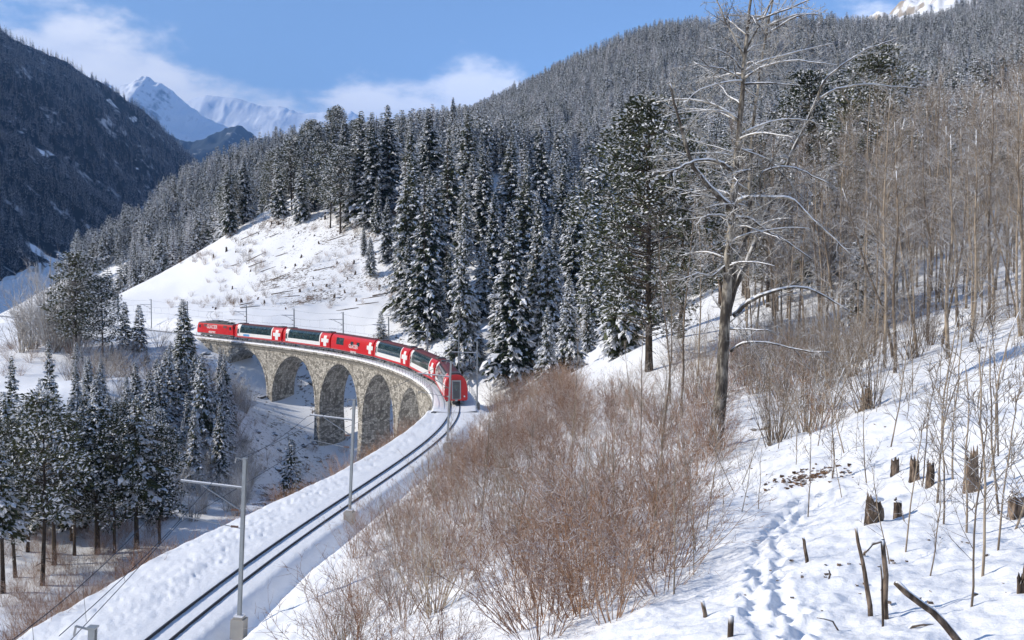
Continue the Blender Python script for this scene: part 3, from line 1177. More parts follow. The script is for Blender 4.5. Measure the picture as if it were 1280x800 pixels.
dst = sorted(set([-CL, CL] + [sg * (7.9 + q) for sg in (-1, 1) for q in (-1.2, -.5, .5, 1.2)] + list(range(-6, 7, 2))))
t = new_car('dining_car', 'all-red dining car with white cross and few windows between panorama coaches', 'train coach', CE[3] + .35, CE[4] - .35, 'coaches of the red and white train')
obj('body', car_shell(dst, dining_colour), t)
both(t, 'window_pane', [pane_mesh(-6.6, -5.0, 1.7, 2.95), pane_mesh(-4.92, -3.3, 1.7, 2.95), pane_mesh(-.2, 1.0, 1.95, 2.6), pane_mesh(2.4, 3.6, 1.95, 2.6)])
lettering(t, 1.0, 1.45, 1.335, 1.0)
bogie(t, -6.4); bogie(t, 6.4)
b = MB(); b.box((0, 0, .5), (6.4, 2.0, .42)); obj('underframe', b.mesh('underframe', ['train_grey']), t)
ends(t, ((CL, 1), (-CL, -1)))

# locomotive
LL = 15.4 / 2
LPROF = [(1.22, .75), (1.34, .95), (1.34, 1.6), (1.34, 2.2), (1.32, 2.7), (1.22, 3.05), (1.0, 3.22), (0, 3.3)]
t = new_car('locomotive', 'red electric locomotive with white lettering leading the train off the viaduct', 'locomotive', CE[6] + .35, CE[6] + 15.6)


def loco_colour(u, z, sd):
    if z > 3.0: return 3
    if z < .95: return 3
    return 1


loco = car_shell([-LL, -LL + .5, -5, -2, 0, 2, 5, LL - .5, LL], loco_colour, LPROF, lambda u: ((.35 if u < -LL + .1 else (-.35 if u > LL - .1 else 0)), 1))
obj('body', loco, t)
for sg in (-1, 1):
    b = MB(); b.box((-sg * (LL - .16), 0, 2.45), (.1, 2.1, .72), 0, Matrix.Rotation(-sg * .34, 3, 'Y')); obj('windscreen', b.mesh('windscreen', ['train_glass']), t)
    for sd in (-1, 1):
        b = MB(); b.box((-sg * 6.5, sd * 1.335, 2.3), (.75, .05, .65)); obj('cab_window', b.mesh('cab_window', ['train_glass']), t)
        b = MB(); b.box((-sg * 5.6, sd * 1.335, 1.9), (.62, .04, 1.7)); obj('cab_door', b.mesh('cab_door', ['train_red']), t)
        b = MB(); b.tube([(-sg * LL, sd * .85, 1.25), (-sg * (LL + .06), sd * .85, 1.25)], .13, 8); obj('headlight', b.mesh('headlight', ['train_white']), t)
for sd in (-1, 1):
    for u in (-4.0, 4.3):
        b = MB()
        for q in range(5):
            b.box((-u, sd * 1.345, 2.35 + q * .11), (1.3, .04, .07))
        obj('vent_grille', b.mesh('vent_grille', ['train_grey']), t)
lettering(t, -1.2, 2.0, 1.35, 1.15)
b = MB(); b.box((0, 0, .72), (12.5, 2.2, .45)); b.box((0, 0, .5), (3.2, 2.0, .5)); obj('underframe', b.mesh('underframe', ['train_grey']), t)
bogie(t, -5.1, 2.4); bogie(t, 5.1, 2.4)
b = MB()
b.box((0, 0, 3.4), (9.5, 1.7, .22)); b.box((1.0, 0, 3.6), (2.6, 1.3, .3)); b.box((-2.2, .2, 3.58), (1.6, 1.0, .26))
obj('roof_equipment', b.mesh('roof_equipment', ['train_grey']), t)
for u in (-4.6, 4.6):
    b = MB()
    for sd in (-1, 1):
        b.tube([(-u - .7, sd * .5, 3.55), (-u + .7, sd * .4, 3.95 if u > 0 else 4.7)], .035, 5)
        b.tube([(-u + .7, sd * .4, 3.95 if u > 0 else 4.7), (-u - .4, sd * .35, 4.1 if u > 0 else 5.5)], .03, 5)
    b.tube([(-u - .4, -.8, 4.12 if u > 0 else 5.52), (-u - .4, .8, 4.12 if u > 0 else 5.52)], .04, 5)
    for sd in (-1, 1):
        b.box((-u, sd * .5, 3.5), (1.6, .1, .14))
    obj('pantograph', b.mesh('pantograph', ['galvanised']), t)

# ------------------------------------------------------------------ catenary masts and wires
def mast_parts(h, arm, armz, double=False):
    """mast local frame: +x towards the track"""
    P = []
    b = MB()
    b.box((0, -.075, h / 2), (.16, .02, h)); b.box((0, .075, h / 2), (.16, .02, h)); b.box((0, 0, h / 2), (.025, .13, h))
    b.box((0, 0, h + .02), (.22, .22, .04))
    P.append(('mast_post', b.mesh('mast_post', ['galvanised'])))
    b = MB(); b.box((0, 0, -.3), (.6, .6, .9)); b.box((0, 0, .2), (.42, .42, .12))
    P.append(('footing', b.mesh('footing', ['concrete'])))
    b = MB(); b.box((0, 0, .285), (.4, .4, .06)); P.append(('snow_cap', b.mesh('snow_cap', ['snow'])))
    b = MB(); b.tube([(0, 0, armz), (arm, 0, armz + .12)], .045, 6); P.append(('cantilever_arm', b.mesh('cantilever_arm', ['steel'])))
    b = MB(); b.tube([(.08, 0, armz + .05), (arm, 0, armz + .17)], .035, 5); P.append(('arm_snow', b.mesh('arm_snow', ['snow'])))
    b = MB(); b.tube([(.05, 0, armz - 1.05), (arm * .68, 0, armz + .04)], .032, 6); P.append(('brace', b.mesh('brace', ['steel'])))
    b = MB(); b.tube([(.05, 0, armz - 1.85), (arm * .95, 0, armz - 1.5)], .022, 6); b.tube([(arm * .95, 0, armz - 1.5), (arm * .95, 0, armz - 1.7)], .02, 5)
    P.append(('steady_arm', b.mesh('steady_arm', ['steel'])))
    for q in (armz - 1.85 + .06, armz - 1.02):
        b = MB()
        for i in range(5):
            b.tube([(.22 + i * .07, 0, q), (.26 + i * .07, 0, q)], .055, 8)
        P.append(('insulator', b.mesh('insulator', ['insulator'])))
    b = MB(); b.tube([(0, 0, h - .06), (.42, 0, h + .02)], .03, 5); b.tube([(.42, 0, h + .02), (.46, 0, h - .22)], .03, 5); P.append(('feeder_bracket', b.mesh('feeder_bracket', ['steel'])))
    return P


MAST = mast_parts(7.5, 3.0, 6.15)
MASTS = []     # (s, offset, label)


def mast(x, y, z, s, label, lean=.035, group='catenary masts along the line'):
    rz = math.pi - trk_h(s)
    t = place(MAST, 'catenary_mast', label, 'mast', (x, y, z), rz, group)
    # masts lean slightly away from the pull of the wire
    t.rotation_euler = (0, -lean, rz)
    MASTS.append((s, x, y, z))
    return t


near_lab = ['steel catenary mast beside the lower end of the curving track, only its top showing',
            'tall steel catenary mast on a concrete footing, second beside the curving track',
            'tall steel catenary mast on a concrete footing, in front of the viaduct\'s middle arches',
            'slim steel catenary mast standing just in front of the train\'s tail coach']
spots = [(unproj(97, 783, 24.3)[:2], 0), (unproj(299, 784, 45.6)[:2], 22), (unproj(437, 648, 65.2)[:2], 42), (unproj(559, 560, 90)[:2], 66)]
for (xy, s), lab in zip(spots, near_lab):
    z = gz(*xy)
    zt0 = float(np.interp(s, TS, TZ))
    mast(xy[0], xy[1], zt0 + .25, s, lab, .05)
BEHIND = ['behind the open red end of the tail coach', 'behind the gap after the tail coach', 'behind the second coach of the train\'s rear half', 'behind the rear end of the red dining car', 'behind the front end of the red dining car', 'behind the coach next to the blue-emblem coach', 'behind the blue-emblem coach']
for i, s in enumerate(np.arange(96, 226, 18.6)):
    x, y, z = (float(q) for q in trk(s, 2.75 if s < 214 else 3.2, -.3))
    mast(x, y, z, s, 'slim steel catenary mast rising ' + BEHIND[i], .0)
for s in (234, 252, 270, 288):
    x, y, z = (float(q) for q in trk(s, 3.0, -.2))
    mast(x, y, z, s, 'lone steel catenary mast on the snow just ahead of the locomotive' if s == 234 else 'far steel catenary mast where the line rounds the snowy hill', .0)
for s in (276, 284, 292):
    x, y, z = (float(q) for q in trk(s, 6.2, .3))
    mast(x, y, z, s, 'far steel catenary mast where the line rounds the snowy hill', .0)


def wires():
    b = MB()
    seq = sorted([m_ for m_ in MASTS if m_[0] < 275])
    def tip(m_, q, dz):
        s, x, y, z = m_
        rz = math.pi - trk_h(s)
        return Vector((x + math.cos(rz) * q, y + math.sin(rz) * q, z + dz))
    for m0, m1 in zip(seq[:-1], seq[1:]):
        for q, dz, sag, r_ in ((2.85, 6.3, .55, .016), (2.75, 4.5, .05, .016), (.46, 7.28, .3, .014)):
            A = tip(m0, q, dz); B = tip(m1, q, dz)
            b.tube([A.lerp(B, t_) - Vector((0, 0, sag * 4 * t_ * (1 - t_))) for t_ in np.linspace(0, 1, 9)], r_, 3, cap=False)
        for t_ in (.2, .4, .6, .8):
            A = tip(m0, 2.85, 6.3).lerp(tip(m1, 2.85, 6.3), t_) - Vector((0, 0, .55 * 4 * t_ * (1 - t_)))
            B = tip(m0, 2.75, 4.5).lerp(tip(m1, 2.75, 4.5), t_)
            b.tube([A, B], .008, 3, cap=False)
    o = obj('overhead_wire', b.mesh('overhead_wire', ['wire']))
    tag(o, 'thin overhead contact wires strung from mast to mast above the track', 'wire')


wires()

# ------------------------------------------------------------------ conifers
def quads_mesh(name, P, mi, mats):
    """P: (n, 4, 3) separate quads, mi: material slot per quad"""
    n_ = len(P)
    m = bpy.data.meshes.new(name)
    m.vertices.add(n_ * 4); m.vertices.foreach_set('co', P.astype(np.float32).ravel())
    m.loops.add(n_ * 4); m.loops.foreach_set('vertex_index', np.arange(n_ * 4, dtype=np.int32))
    m.polygons.add(n_); m.polygons.foreach_set('loop_start', np.arange(0, n_ * 4, 4, dtype=np.int32))
    for q in mats:
        m.materials.append(MATS[q])
    m.polygons.foreach_set('material_index', mi.astype(np.int32))
    m.update(); m.validate()
    return m


def unit(v):
    return v / (np.linalg.norm(v, axis=-1, keepdims=True) + 1e-9)


def sprays(rng, base, dirv, side, length, width, droop, jit=.35):
    """leaf-shaped quads: base point, main direction, sideways direction"""
    n_ = len(base)
    d_ = unit(dirv + rng.normal(0, jit, (n_, 3)) * .6)
    s_ = unit(side + rng.normal(0, jit, (n_, 3)))
    s_ = unit(s_ - d_ * (s_ * d_).sum(1, keepdims=True))
    L = length[:, None]; W = width[:, None]
    mid = base + d_ * L * .5
    tip = base + d_ * L; tip[:, 2] -= droop * length
    return np.stack([base, mid + s_ * W * .5, tip, mid - s_ * W * .5], 1)


def spruce_mesh(seed, H=26., R=3.3, step=.5, nb=8, npos=6, bare=.04, snow=.4, needles='spruce_needles', droopy=.45, lsz=1.0, jag=.35):
    rng = np.random.default_rng(seed)
    Ps = []; Ms = []
    z = bare * H
    lean = rng.normal(0, .012, 2)
    gap = rng.random(40)
    while z < H - .15:
        t = (z - bare * H) / (H * (1 - bare))
        k = max(3, int(round(nb * (1 - .45 * t))))
        a0 = rng.random() * 6.28
        Rl = R * (1 - t) ** .82 * (.55 + .45 * min(1, t * 7 + .35)) + .12
        for i in range(k):
            a = a0 + 6.283 * i / k + rng.normal(0, .25)
            sector = gap[int((a % 6.283) / 6.283 * 8) + 8 * (int(t * 4) % 4)]
            L = Rl * rng.uniform(1 - jag, 1.12) * (.72 + .4 * sector)
            up = np.interp(t, [0, .5, 1], [-.28, -.02, .75]) + rng.normal(0, .1)
            u = np.linspace(.12, 1.0, npos + 1)[1:] if L > .7 else np.linspace(.3, 1, 3)
            n_ = len(u)
            out = np.array([math.cos(a), math.sin(a), 0.])
            sd = np.array([-math.sin(a), math.cos(a), 0.])
            pts = out[None] * (u * L)[:, None]
            pts[:, 2] = z + (z - bare * H) * 0 + up * u * L - droopy * L * u * u * .55 + .12 * L * np.maximum(0, u - .75)
            pts[:, 0] += lean[0] * z; pts[:, 1] += lean[1] * z
            thr = 1.06 - snow * rng.choice([.3, .7, 1.2, 1.7, 2.2])
            for sg in (-1, 1, 0):
                if sg == 0:
                    dv = np.repeat((out + np.array([0, 0, -.15]))[None], n_, 0); sv = np.repeat(sd[None], n_, 0)
                    ln = np.full(n_, .34 * L + .22) * lsz; wd = ln * .55
                else:
                    dv = np.repeat((out * .75 + sd * sg * .8 + np.array([0, 0, -.38]))[None], n_, 0); sv = np.repeat((sd * -sg * .55 + out)[None], n_, 0)
                    ln = (.30 * L * (1.15 - .5 * u) + .22) * lsz; wd = ln * .5
                ln = ln * rng.uniform(.7, 1.25, n_)
                q = sprays(rng, pts, dv, sv, ln, wd, .28)
                Ps.append(q)
                m_ = ((u + rng.normal(0, .14, n_) > thr) & (rng.random(n_) < (.95 if sg == 0 else .62))).astype(int)
                Ms.append(m_)
        z += step * rng.uniform(.8, 1.25) * (1.1 - .45 * t)
    P = np.concatenate(Ps); M = np.concatenate(Ms)
    return quads_mesh('crown', P, M, [needles, 'snow'])


def trunk_mesh(H, r, bark='bark_dark', seed=0, bend=.0, stubs=0):
    b = MB(); rg = random.Random(seed)
    pts = []
    bx = rg.uniform(-bend, bend); by = rg.uniform(-bend, bend)
    for i in range(9):
        t = i / 8
        pts.append((bx * math.sin(t * 2.5) * H, by * math.sin(t * 2.2) * H, -1.2 + t * (H + 1.2) * .97))
    b.tube(pts, [r * (1.25 if i == 0 else 1) * (1 - .93 * i / 8) + .015 for i in range(9)], 7)
    for i in range(stubs):
        t = rg.uniform(.08, .5); a = rg.uniform(0, 6.28); L = rg.uniform(.5, 1.8)
        z = t * H
        x0 = bx * math.sin(t * 2.5) * H; y0 = by * math.sin(t * 2.2) * H
        b.tube([(x0, y0, z), (x0 + math.cos(a) * L * .6, y0 + math.sin(a) * L * .6, z - .1), (x0 + math.cos(a) * L, y0 + math.sin(a) * L, z - .25)], [.05, .03, .012], 4)
    return b.mesh('trunk', [bark], True), (bx, by)


def pine_mesh(seed, H=20., R=3.4, bare=.45, nclump=70, per=34, snow=.36, needles='pine_needles', bend=(0, 0), lsc=1.0):
    rng = np.random.default_rng(seed)
    Ps = []; Ms = []
    b = MB()
    for i in range(nclump):
        t = rng.random() ** .8
        z = H * (bare + (1 - bare) * t)
        a = rng.random() * 6.283
        L = R * (math.sin(math.pi * min(1, .22 + .74 * t)) ** .8) * rng.uniform(.35, 1.1)
        tt = z / H
        ax, ay = bend[0] * math.sin(tt * 2.5) * H, bend[1] * math.sin(tt * 2.2) * H
        c = np.array([ax + math.cos(a) * L, ay + math.sin(a) * L, z + rng.uniform(-.1, .3) * L])
        b.tube([(ax, ay, z - .25 * L), (ax + math.cos(a) * L * .55, ay + math.sin(a) * L * .55, z - .08 * L), tuple(c)], [.06, .04, .015], 4, cap=False)
        rad_ = rng.uniform(.55, 1.05) * R * .27
        n_ = per
        off = unit(rng.normal(0, 1, (n_, 3))) * (rng.random((n_, 1)) ** .5) * rad_ * np.array([1.35, 1.35, .62])
        base = c[None] + off
        dv = unit(off) + np.array([0, 0, .25]) + np.array([math.cos(a), math.sin(a), 0]) * .3
        sv = rng.normal(0, 1, (n_, 3))
        ln = rng.uniform(.3, .62, n_) * lsc; wd = ln * .42
        Ps.append(sprays(rng, base, dv, sv, ln, wd, .1))
        Ms.append((rng.random(n_) < snow * (1.0 + .9 * off[:, 2] / (rad_ * .62 + 1e-6))).astype(int))
    return quads_mesh('crown', np.concatenate(Ps), np.concatenate(Ms), [needles, 'snow']), b.mesh('branches', ['bark_dark'])


def spruce_proto(seed, H, R, **kw):
    tm, _ = trunk_mesh(H, .012 * H + .04, seed=seed)
    return [('trunk', tm), ('crown', spruce_mesh(seed, H, R, **kw))]


def pine_proto(seed, H, R, **kw):
    tm, bd = trunk_mesh(H, .011 * H + .04, seed=seed, bend=.02, stubs=12)
    c, br = pine_mesh(seed, H, R, bend=bd, **kw)
    return [('trunk', tm), ('crown', c), ('limbs', br)]


# prototypes are 26 m tall and scaled when placed
SPR = [spruce_proto(11, 26, 3.7, snow=.36), spruce_proto(12, 26, 4.3, snow=.42, nb=9), spruce_proto(13, 26, 3.5, snow=.32, droopy=.62, jag=.5), spruce_proto(14, 26, 3.8, snow=.40, bare=.16, jag=.5)]
FRO = [spruce_proto(21, 26, 4.6, snow=.64, nb=9), spruce_proto(22, 26, 4.0, snow=.58), spruce_proto(23, 26, 5.0, snow=.62, bare=.12)]
PIN = [pine_proto(31, 20, 3.9, bare=.36, nclump=120, per=44, snow=.34), pine_proto(32, 20, 3.6, bare=.42, nclump=110, per=44, snow=.38), pine_proto(33, 20, 4.2, bare=.22, nclump=170, per=44, snow=.28)]
YNG = [spruce_proto(41, 8, 1.55, step=.34, nb=7, npos=4, snow=.36, bare=.03, lsz=1.0), spruce_proto(42, 8, 1.35, step=.34, nb=7, npos=4, snow=.55, bare=.03)]
BARE = [spruce_proto(15, 26, 3.9, bare=.36, snow=.5, jag=.6, nb=7), spruce_proto(16, 26, 3.4, bare=.42, snow=.46, jag=.6, nb=7)]
PINE_NEAR = [pine_proto(35, 20, 4.4, bare=.14, nclump=230, per=95, snow=.24, lsc=.62), pine_proto(36, 20, 4.0, bare=.25, nclump=190, per=95, snow=.27, lsc=.62)]
PH = {id(BARE): 26., id(PINE_NEAR): 20., id(SPR): 26., id(FRO): 26., id(PIN): 20., id(YNG): 8.}
KINDN = {id(BARE): 'bare_stemmed_spruce', id(PINE_NEAR): 'pine_tree', id(SPR): 'spruce_tree', id(FRO): 'frosted_spruce', id(PIN): 'pine_tree', id(YNG): 'young_spruce'}


def conifer(kind, var, x, y, z, h, label, group=None, wide=1.0, tilt=None):
    sc_ = h / PH[id(kind)]
    return place(kind[var % len(kind)], KINDN[id(kind)], label, 'tree', (x, y, z - .1), random.uniform(0, 6.28), group, (sc_ * wide, sc_ * wide, sc_), tilt)


def tree_px(kind, var, px, base, top, label, group=None, wide=1.0, d_=None):
    """tree whose foot and tip stand at these photo pixels"""
    if d_ is None:
        x, y, z, d_ = hit(px, base)
    else:
        x, y, z = at(px, d_)
    ztop = unproj(px, top, d_)[2]
    return conifer(kind, var, x, y, z, max(2., ztop - z), label, group, wide)


G_STAND = 'spruces of the dark stand above the gorge'
# leading trees of the stand behind the train's tail
tree_px(FRO, 1, 577, 466, 274, 'slender frosted spruce in front of the dark stand behind the train\'s tail', None, .8)
tree_px(SPR, 0, 641, 482, 258, 'tall full sunlit spruce at the foot of the dark stand', None, 1.05)
tree_px(SPR, 1, 672, 470, 256, 'tall dark spruce half hidden behind the sunlit spruce at the foot of the stand', None, 1.0, 185)
tree_px(FRO, 0, 712, 468, 340, 'small conical frosted spruce at the mouth of the shaded gully', None, .9, 150)
tree_px(FRO, 2, 685, 476, 382, 'lowest frosted spruce beside the tail of the train, under taller spruces', None, .85, 145)
tree_px(SPR, 2, 531, 400, 215, 'droopy dark spruce with hanging branches at the edge of the clear-cut', None, 1.0, 205)
tree_px(SPR, 2, 508, 395, 190, 'second droopy dark spruce at the edge of the clear-cut, behind the railway bank', None, 1.0, 222)
tree_px(YNG, 1, 476, 428, 388, 'small white-frosted spruce growing on the snow bank right behind the red dining car', None, 1.2, 212)

PLACED = []


def far_enough(x, y, r_):
    for (a, b_) in PLACED:
        if (a - x) ** 2 + (b_ - y) ** 2 < r_ * r_:
            return False
    PLACED.append((x, y)); return True


def scatter(n_, pxr, dr, accept, spacing, seed):
    """random ground points between photo columns and depths"""
    rg = np.random.default_rng(seed)
    px = rg.uniform(*pxr, n_ * 14); d_ = np.sqrt(rg.uniform(dr[0] ** 2, dr[1] ** 2, n_ * 14))
    x = (px - 640) / F * d_; y = d_
    z, s, n2 = ground(x, y)
    PX, PY, D = proj(x, y, z)
    out = []
    for i in range(len(x)):
        if len(out) >= n_:
            break
        if not accept(PX[i], PY[i], D[i], s[i], n2[i]):
            continue
        if not far_enough(x[i], y[i], spacing):
            continue
        out.append((float(x[i]), float(y[i]), float(z[i]), float(D[i]), float(PX[i])))
    return out


def inpoly(px, py, poly):
    c = False
    for (x1, y1), (x2, y2) in zip(poly, poly[1:] + poly[:1]):
        if (y1 > py) != (y2 > py) and px < (x2 - x1) * (py - y1) / (y2 - y1) + x1:
            c = not c
    return c


# dense stand (base pixels)
STAND = [(470, 372), (500, 410), (560, 440), (600, 470), (700, 468), (760, 425), (800, 380), (830, 300), (800, 240), (700, 210), (600, 195), (440, 215), (425, 250), (445, 300)]
pts = scatter(150, (400, 860), (150, 360), lambda px, py, d_, s, n_: inpoly(px, py, STAND) and abs(n_) > 7, 4.9, 51)
for (x, y, z, d_, px) in pts:
    r_ = random.random()
    k = SPR if r_ < .66 else FRO
    conifer(k, random.randrange(4), x, y, z, random.choice([random.uniform(9, 16), random.uniform(16, 25), random.uniform(18, 28)]) * (.82 if px > 720 else 1) * (.84 if d_ > 260 else 1), 'snow-dusted spruce packed in the dark stand above the gorge' if k is SPR else 'pale frosted spruce among the dark stand above the gorge', G_STAND if k is SPR else 'frosted spruces among the dark stand')
for i, (px, top, d_) in enumerate([(433, 147, 300), (451, 139, 295), (472, 141, 290), (487, 131, 295), (514, 160, 268), (537, 137, 285), (560, 168, 255), (585, 140, 275), (606, 185, 245), (638, 172, 258), (655, 205, 232), (677, 158, 275), (702, 205, 245), (545, 215, 228)]):
    x, y, z = at(px, d_)
    h = min(33., max(16., unproj(px, top, d_)[2] - z))
    conifer(SPR, i, x, y, z, h, 'tall broad dark spruce towering over its neighbours in the stand above the gorge', 'towering spruces of the stand', 1.18)
# tall bare-stemmed pines on the hill crest above the clear-cut
RIDGE = [(285, 300), (330, 268), (372, 285), (400, 262), (425, 330), (450, 300), (450, 215), (350, 225), (260, 250), (240, 290)]
pts = scatter(60, (230, 470), (285, 420), lambda px, py, d_, s, n_: inpoly(px, py, RIDGE), 4.6, 52)
for (x, y, z, d_, px) in pts:
    k = PIN if random.random() < .7 else SPR
    conifer(k, random.randrange(3), x, y, z, random.uniform(18, 26), 'tall bare-stemmed pine on the crest above the clear-cut slope' if k is PIN else 'pointed spruce between the pines on the clear-cut\'s crest', 'pines on the crest above the clear-cut' if k is PIN else 'spruces on the crest above the clear-cut')

# ---- left bank of the gorge
tree_px(PIN, 2, 95, 447, 316, 'big dark pine with a full green crown beside the bare frosted trees', None, 1.15)
tree_px(PIN, 2, 128, 452, 345, 'smaller dark pine leaning against the big pine above the gorge', None, 1.0)
tree_px(YNG, 0, 157, 436, 376, 'slim young spruce by the line, nearer the big pine of the pair', None, .8)
tree_px(YNG, 0, 174, 438, 380, 'plumper young spruce of the pair by the line', None, 1.0)
tree_px(SPR, 1, 231, 492, 372, 'dark spruce standing left of the locomotive above the gorge', None, 1.15)
tree_px(FRO, 0, 254, 610, 440, 'broad frosted spruce in the gorge below the viaduct\'s first arch', None, 1.05, 140)
tree_px(FRO, 1, 280, 545, 442, 'frosted spruce in the gorge close to the viaduct\'s abutment', None, .95, 165)
tree_px(FRO, 2, 222, 560, 448, 'frosted spruce in the gorge behind the broad one', None, 1.0, 150)
tree_px(YNG, 1, 362, 592, 548, 'tiny frosted spruce in the gorge at the foot of the tall arches', None, 1.2, 150)
tree_px(SPR, 3, 60, 560, 422, 'lone thin spruce with a bare lower trunk on the snow terrace', None, .62, 110)
tree_px(SPR, 3, 11, 560, 442, 'thin dark spruce at the edge of the snow terrace', None, .7, 105)
for i, (px, base, top) in enumerate([(52, 732, 490), (68, 706, 540), (93, 694, 515), (122, 692, 498), (143, 692, 520), (171, 686, 505), (20, 722, 520), (4, 742, 560), (34, 690, 505), (108, 660, 500), (155, 650, 500), (76, 664, 508), (185, 640, 520), (10, 660, 500)]):
    if i % 2:
        tree_px(BARE, i // 2, px, base, top - 14, 'pointed bare-stemmed spruce in the grove below the railway shoulder', 'bare-stemmed spruces in the grove below the shoulder', 1.25)
    else:
        tree_px(PINE_NEAR if i % 4 else PIN, i // 2, px, base, top, 'round-crowned bare-trunked snowy pine in the grove below the railway shoulder', 'pines in the grove below the railway shoulder', .95)
pts = scatter(26, (-10, 205), (98, 140), lambda px, py, d_, s, n_: -n_ > 14 and px < 205, 4.0, 54)
for (x, y, z, d_, px) in pts:
    k = PIN if random.random() < .3 else SPR
    h = min(random.uniform(12, 20), unproj(px, random.uniform(470, 530), d_)[2] - z)
    if h < 5:
        continue
    conifer(k, random.randrange(4), x, y, z, h, 'dark snowy pine deeper in the gully behind the pine grove' if k is PIN else 'dark snowy spruce deeper in the gully behind the pine grove', 'pines behind the pine grove' if k is PIN else 'spruces behind the pine grove')
# grey frosted woods on the left bank
pts = scatter(105, (0, 300), (110, 215), lambda px, py, d_, s, n_: 14 < -n_ < 110 and 95 < px < 285 and d_ > 128 and not (110 < px < 205 and 455 < py < 510) and py > 445, 3.3, 53)
for (x, y, z, d_, px) in pts:
    k = FRO if random.random() < .85 else SPR
    h = min(random.uniform(8, 15), unproj(px, random.uniform(425, 470), d_)[2] - z)
    if h < 3:
        continue
    conifer(k, random.randrange(3), x, y, z, h, 'frosted spruce in the mixed wood between the pines and the viaduct' if k is FRO else 'dark green spruce in the mixed wood between the pines and the viaduct', 'frosted spruces on the gorge\'s left bank' if k is FRO else 'dark spruces on the gorge\'s left bank')

# ---- right-hand side
tree_px(PINE_NEAR, 0, 812, 455, 130, 'big olive-green pine with snowy boughs above the gully, behind the bare aspen', None, 1.15, 80)
tree_px(PINE_NEAR, 1, 850, 440, 170, 'second olive pine close behind the big gully pine', None, 1.1, 88)
tree_px(SPR, 1, 778, 470, 215, 'spruce at the shaded side of the big gully pine', None, .9, 112)
for i, (px, top, d_) in enumerate([(1096, 66, 118), (1052, 84, 124), (1008, 96, 130), (985, 130, 120), (900, 200, 125), (1082, 268, 76), (930, 165, 128), (1130, 150, 135), (1165, 175, 128), (1210, 140, 140), (1250, 190, 125), (1030, 190, 108), (960, 215, 106)]):
    tree_px(FRO if i % 2 else PINE_NEAR, i, px, 0, top, 'frosted spruce rising behind the bare aspens on the right slope' if i % 2 else 'olive pine rising behind the bare aspens on the right slope', 'spruces behind the aspens' if i % 2 else 'pines behind the aspens', 1.1, d_)

# ---- far woods: too many to tell apart, one mass each
def forest_mass(name, label, protos, pts, hts):
    m = bpy.data.meshes.new(name + '_points')
    m.from_pydata([tuple(p) for p in pts], [], [])
    o = obj(name, m); tag(o, label, 'forest', kind='stuff')
    a = m.attributes.new('size', 'FLOAT', 'POINT'); a.data.foreach_set('value', np.array(hts, np.float32))
    ng = bpy.data.node_groups.new(name, 'GeometryNodeTree')
    ng.interface.new_socket('Geometry', in_out='INPUT', socket_type='NodeSocketGeometry')
    ng.interface.new_socket('Geometry', in_out='OUTPUT', socket_type='NodeSocketGeometry')
    N, K = ng.nodes, ng.links
    gi = N.new('NodeGroupInput'); gout = N.new('NodeGroupOutput')
    join = N.new('GeometryNodeGeometryToInstance')
    for me in protos:
        src = bpy.data.objects.new('tree_source', me)
        oi = N.new('GeometryNodeObjectInfo'); oi.inputs['Object'].default_value = src; oi.inputs['As Instance'].default_value = True
        K.new(oi.outputs['Geometry'], join.inputs[0])
    ip = N.new('GeometryNodeInstanceOnPoints')
    K.new(gi.outputs[0], ip.inputs['Points']); K.new(join.outputs[0], ip.inputs['Instance'])
    ip.inputs['Pick Instance'].default_value = True
    rv = N.new('FunctionNodeRandomValue'); rv.data_type = 'INT'; rv.inputs[4].default_value = 0; rv.inputs[5].default_value = len(protos) - 1
    K.new(rv.outputs[2], ip.inputs['Instance Index'])
    rr_ = N.new('FunctionNodeRandomValue'); rr_.data_type = 'FLOAT_VECTOR'; rr_.inputs[0].default_value = (0, 0, 0); rr_.inputs[1].default_value = (.06, .06, 6.28)
    K.new(rr_.outputs[0], ip.inputs['Rotation'])
    na = N.new('GeometryNodeInputNamedAttribute'); na.data_type = 'FLOAT'; na.inputs[0].default_value = 'size'
    K.new(na.outputs[0], ip.inputs['Scale'])
    K.new(ip.outputs[0], gout.inputs[0])
    md = o.modifiers.new('trees', 'NODES'); md.node_group = ng
    return o


def one_mesh(parts, name):
    """join trunk and crown meshes for the far instances"""
    b = MB(); mats = []
    for nm, me in parts:
        off = len(mats)
        mats += [q.name for q in me.materials]
        vs2 = [tuple(v.co) for v in me.vertices]
        base = b.nv
        b.v += vs2; b.nv += len(vs2)
        for p in me.polygons:
            b.f.append(tuple(base + i for i in p.vertices)); b.m.append(off + p.material_index)
    return b.mesh(name, mats)


def far_tree(seed, R, snow, needles, step=1.0, nb=7, npos=3, bare=.06):
    tm = MB(); tm.tube([(0, 0, -2), (0, 0, 19)], [.28, .04], 4)
    return one_mesh([('trunk', tm.mesh('trunk', ['bark_dark'])), ('crown', spruce_mesh(seed, 20., R, step=step, nb=nb, npos=npos, bare=bare, snow=snow, needles=needles, lsz=1.35))], 'far_tree')


FARM = [far_tree(61, 3.1, .5, 'spruce_needles'), far_tree(62, 3.4, .58, 'spruce_needles'), far_tree(63, 2.9, .44, 'spruce_needles'), far_tree(64, 3.3, .5, 'pine_needles', bare=.25), far_tree(65, 2.2, .6, 'twig_grey', bare=.2)]


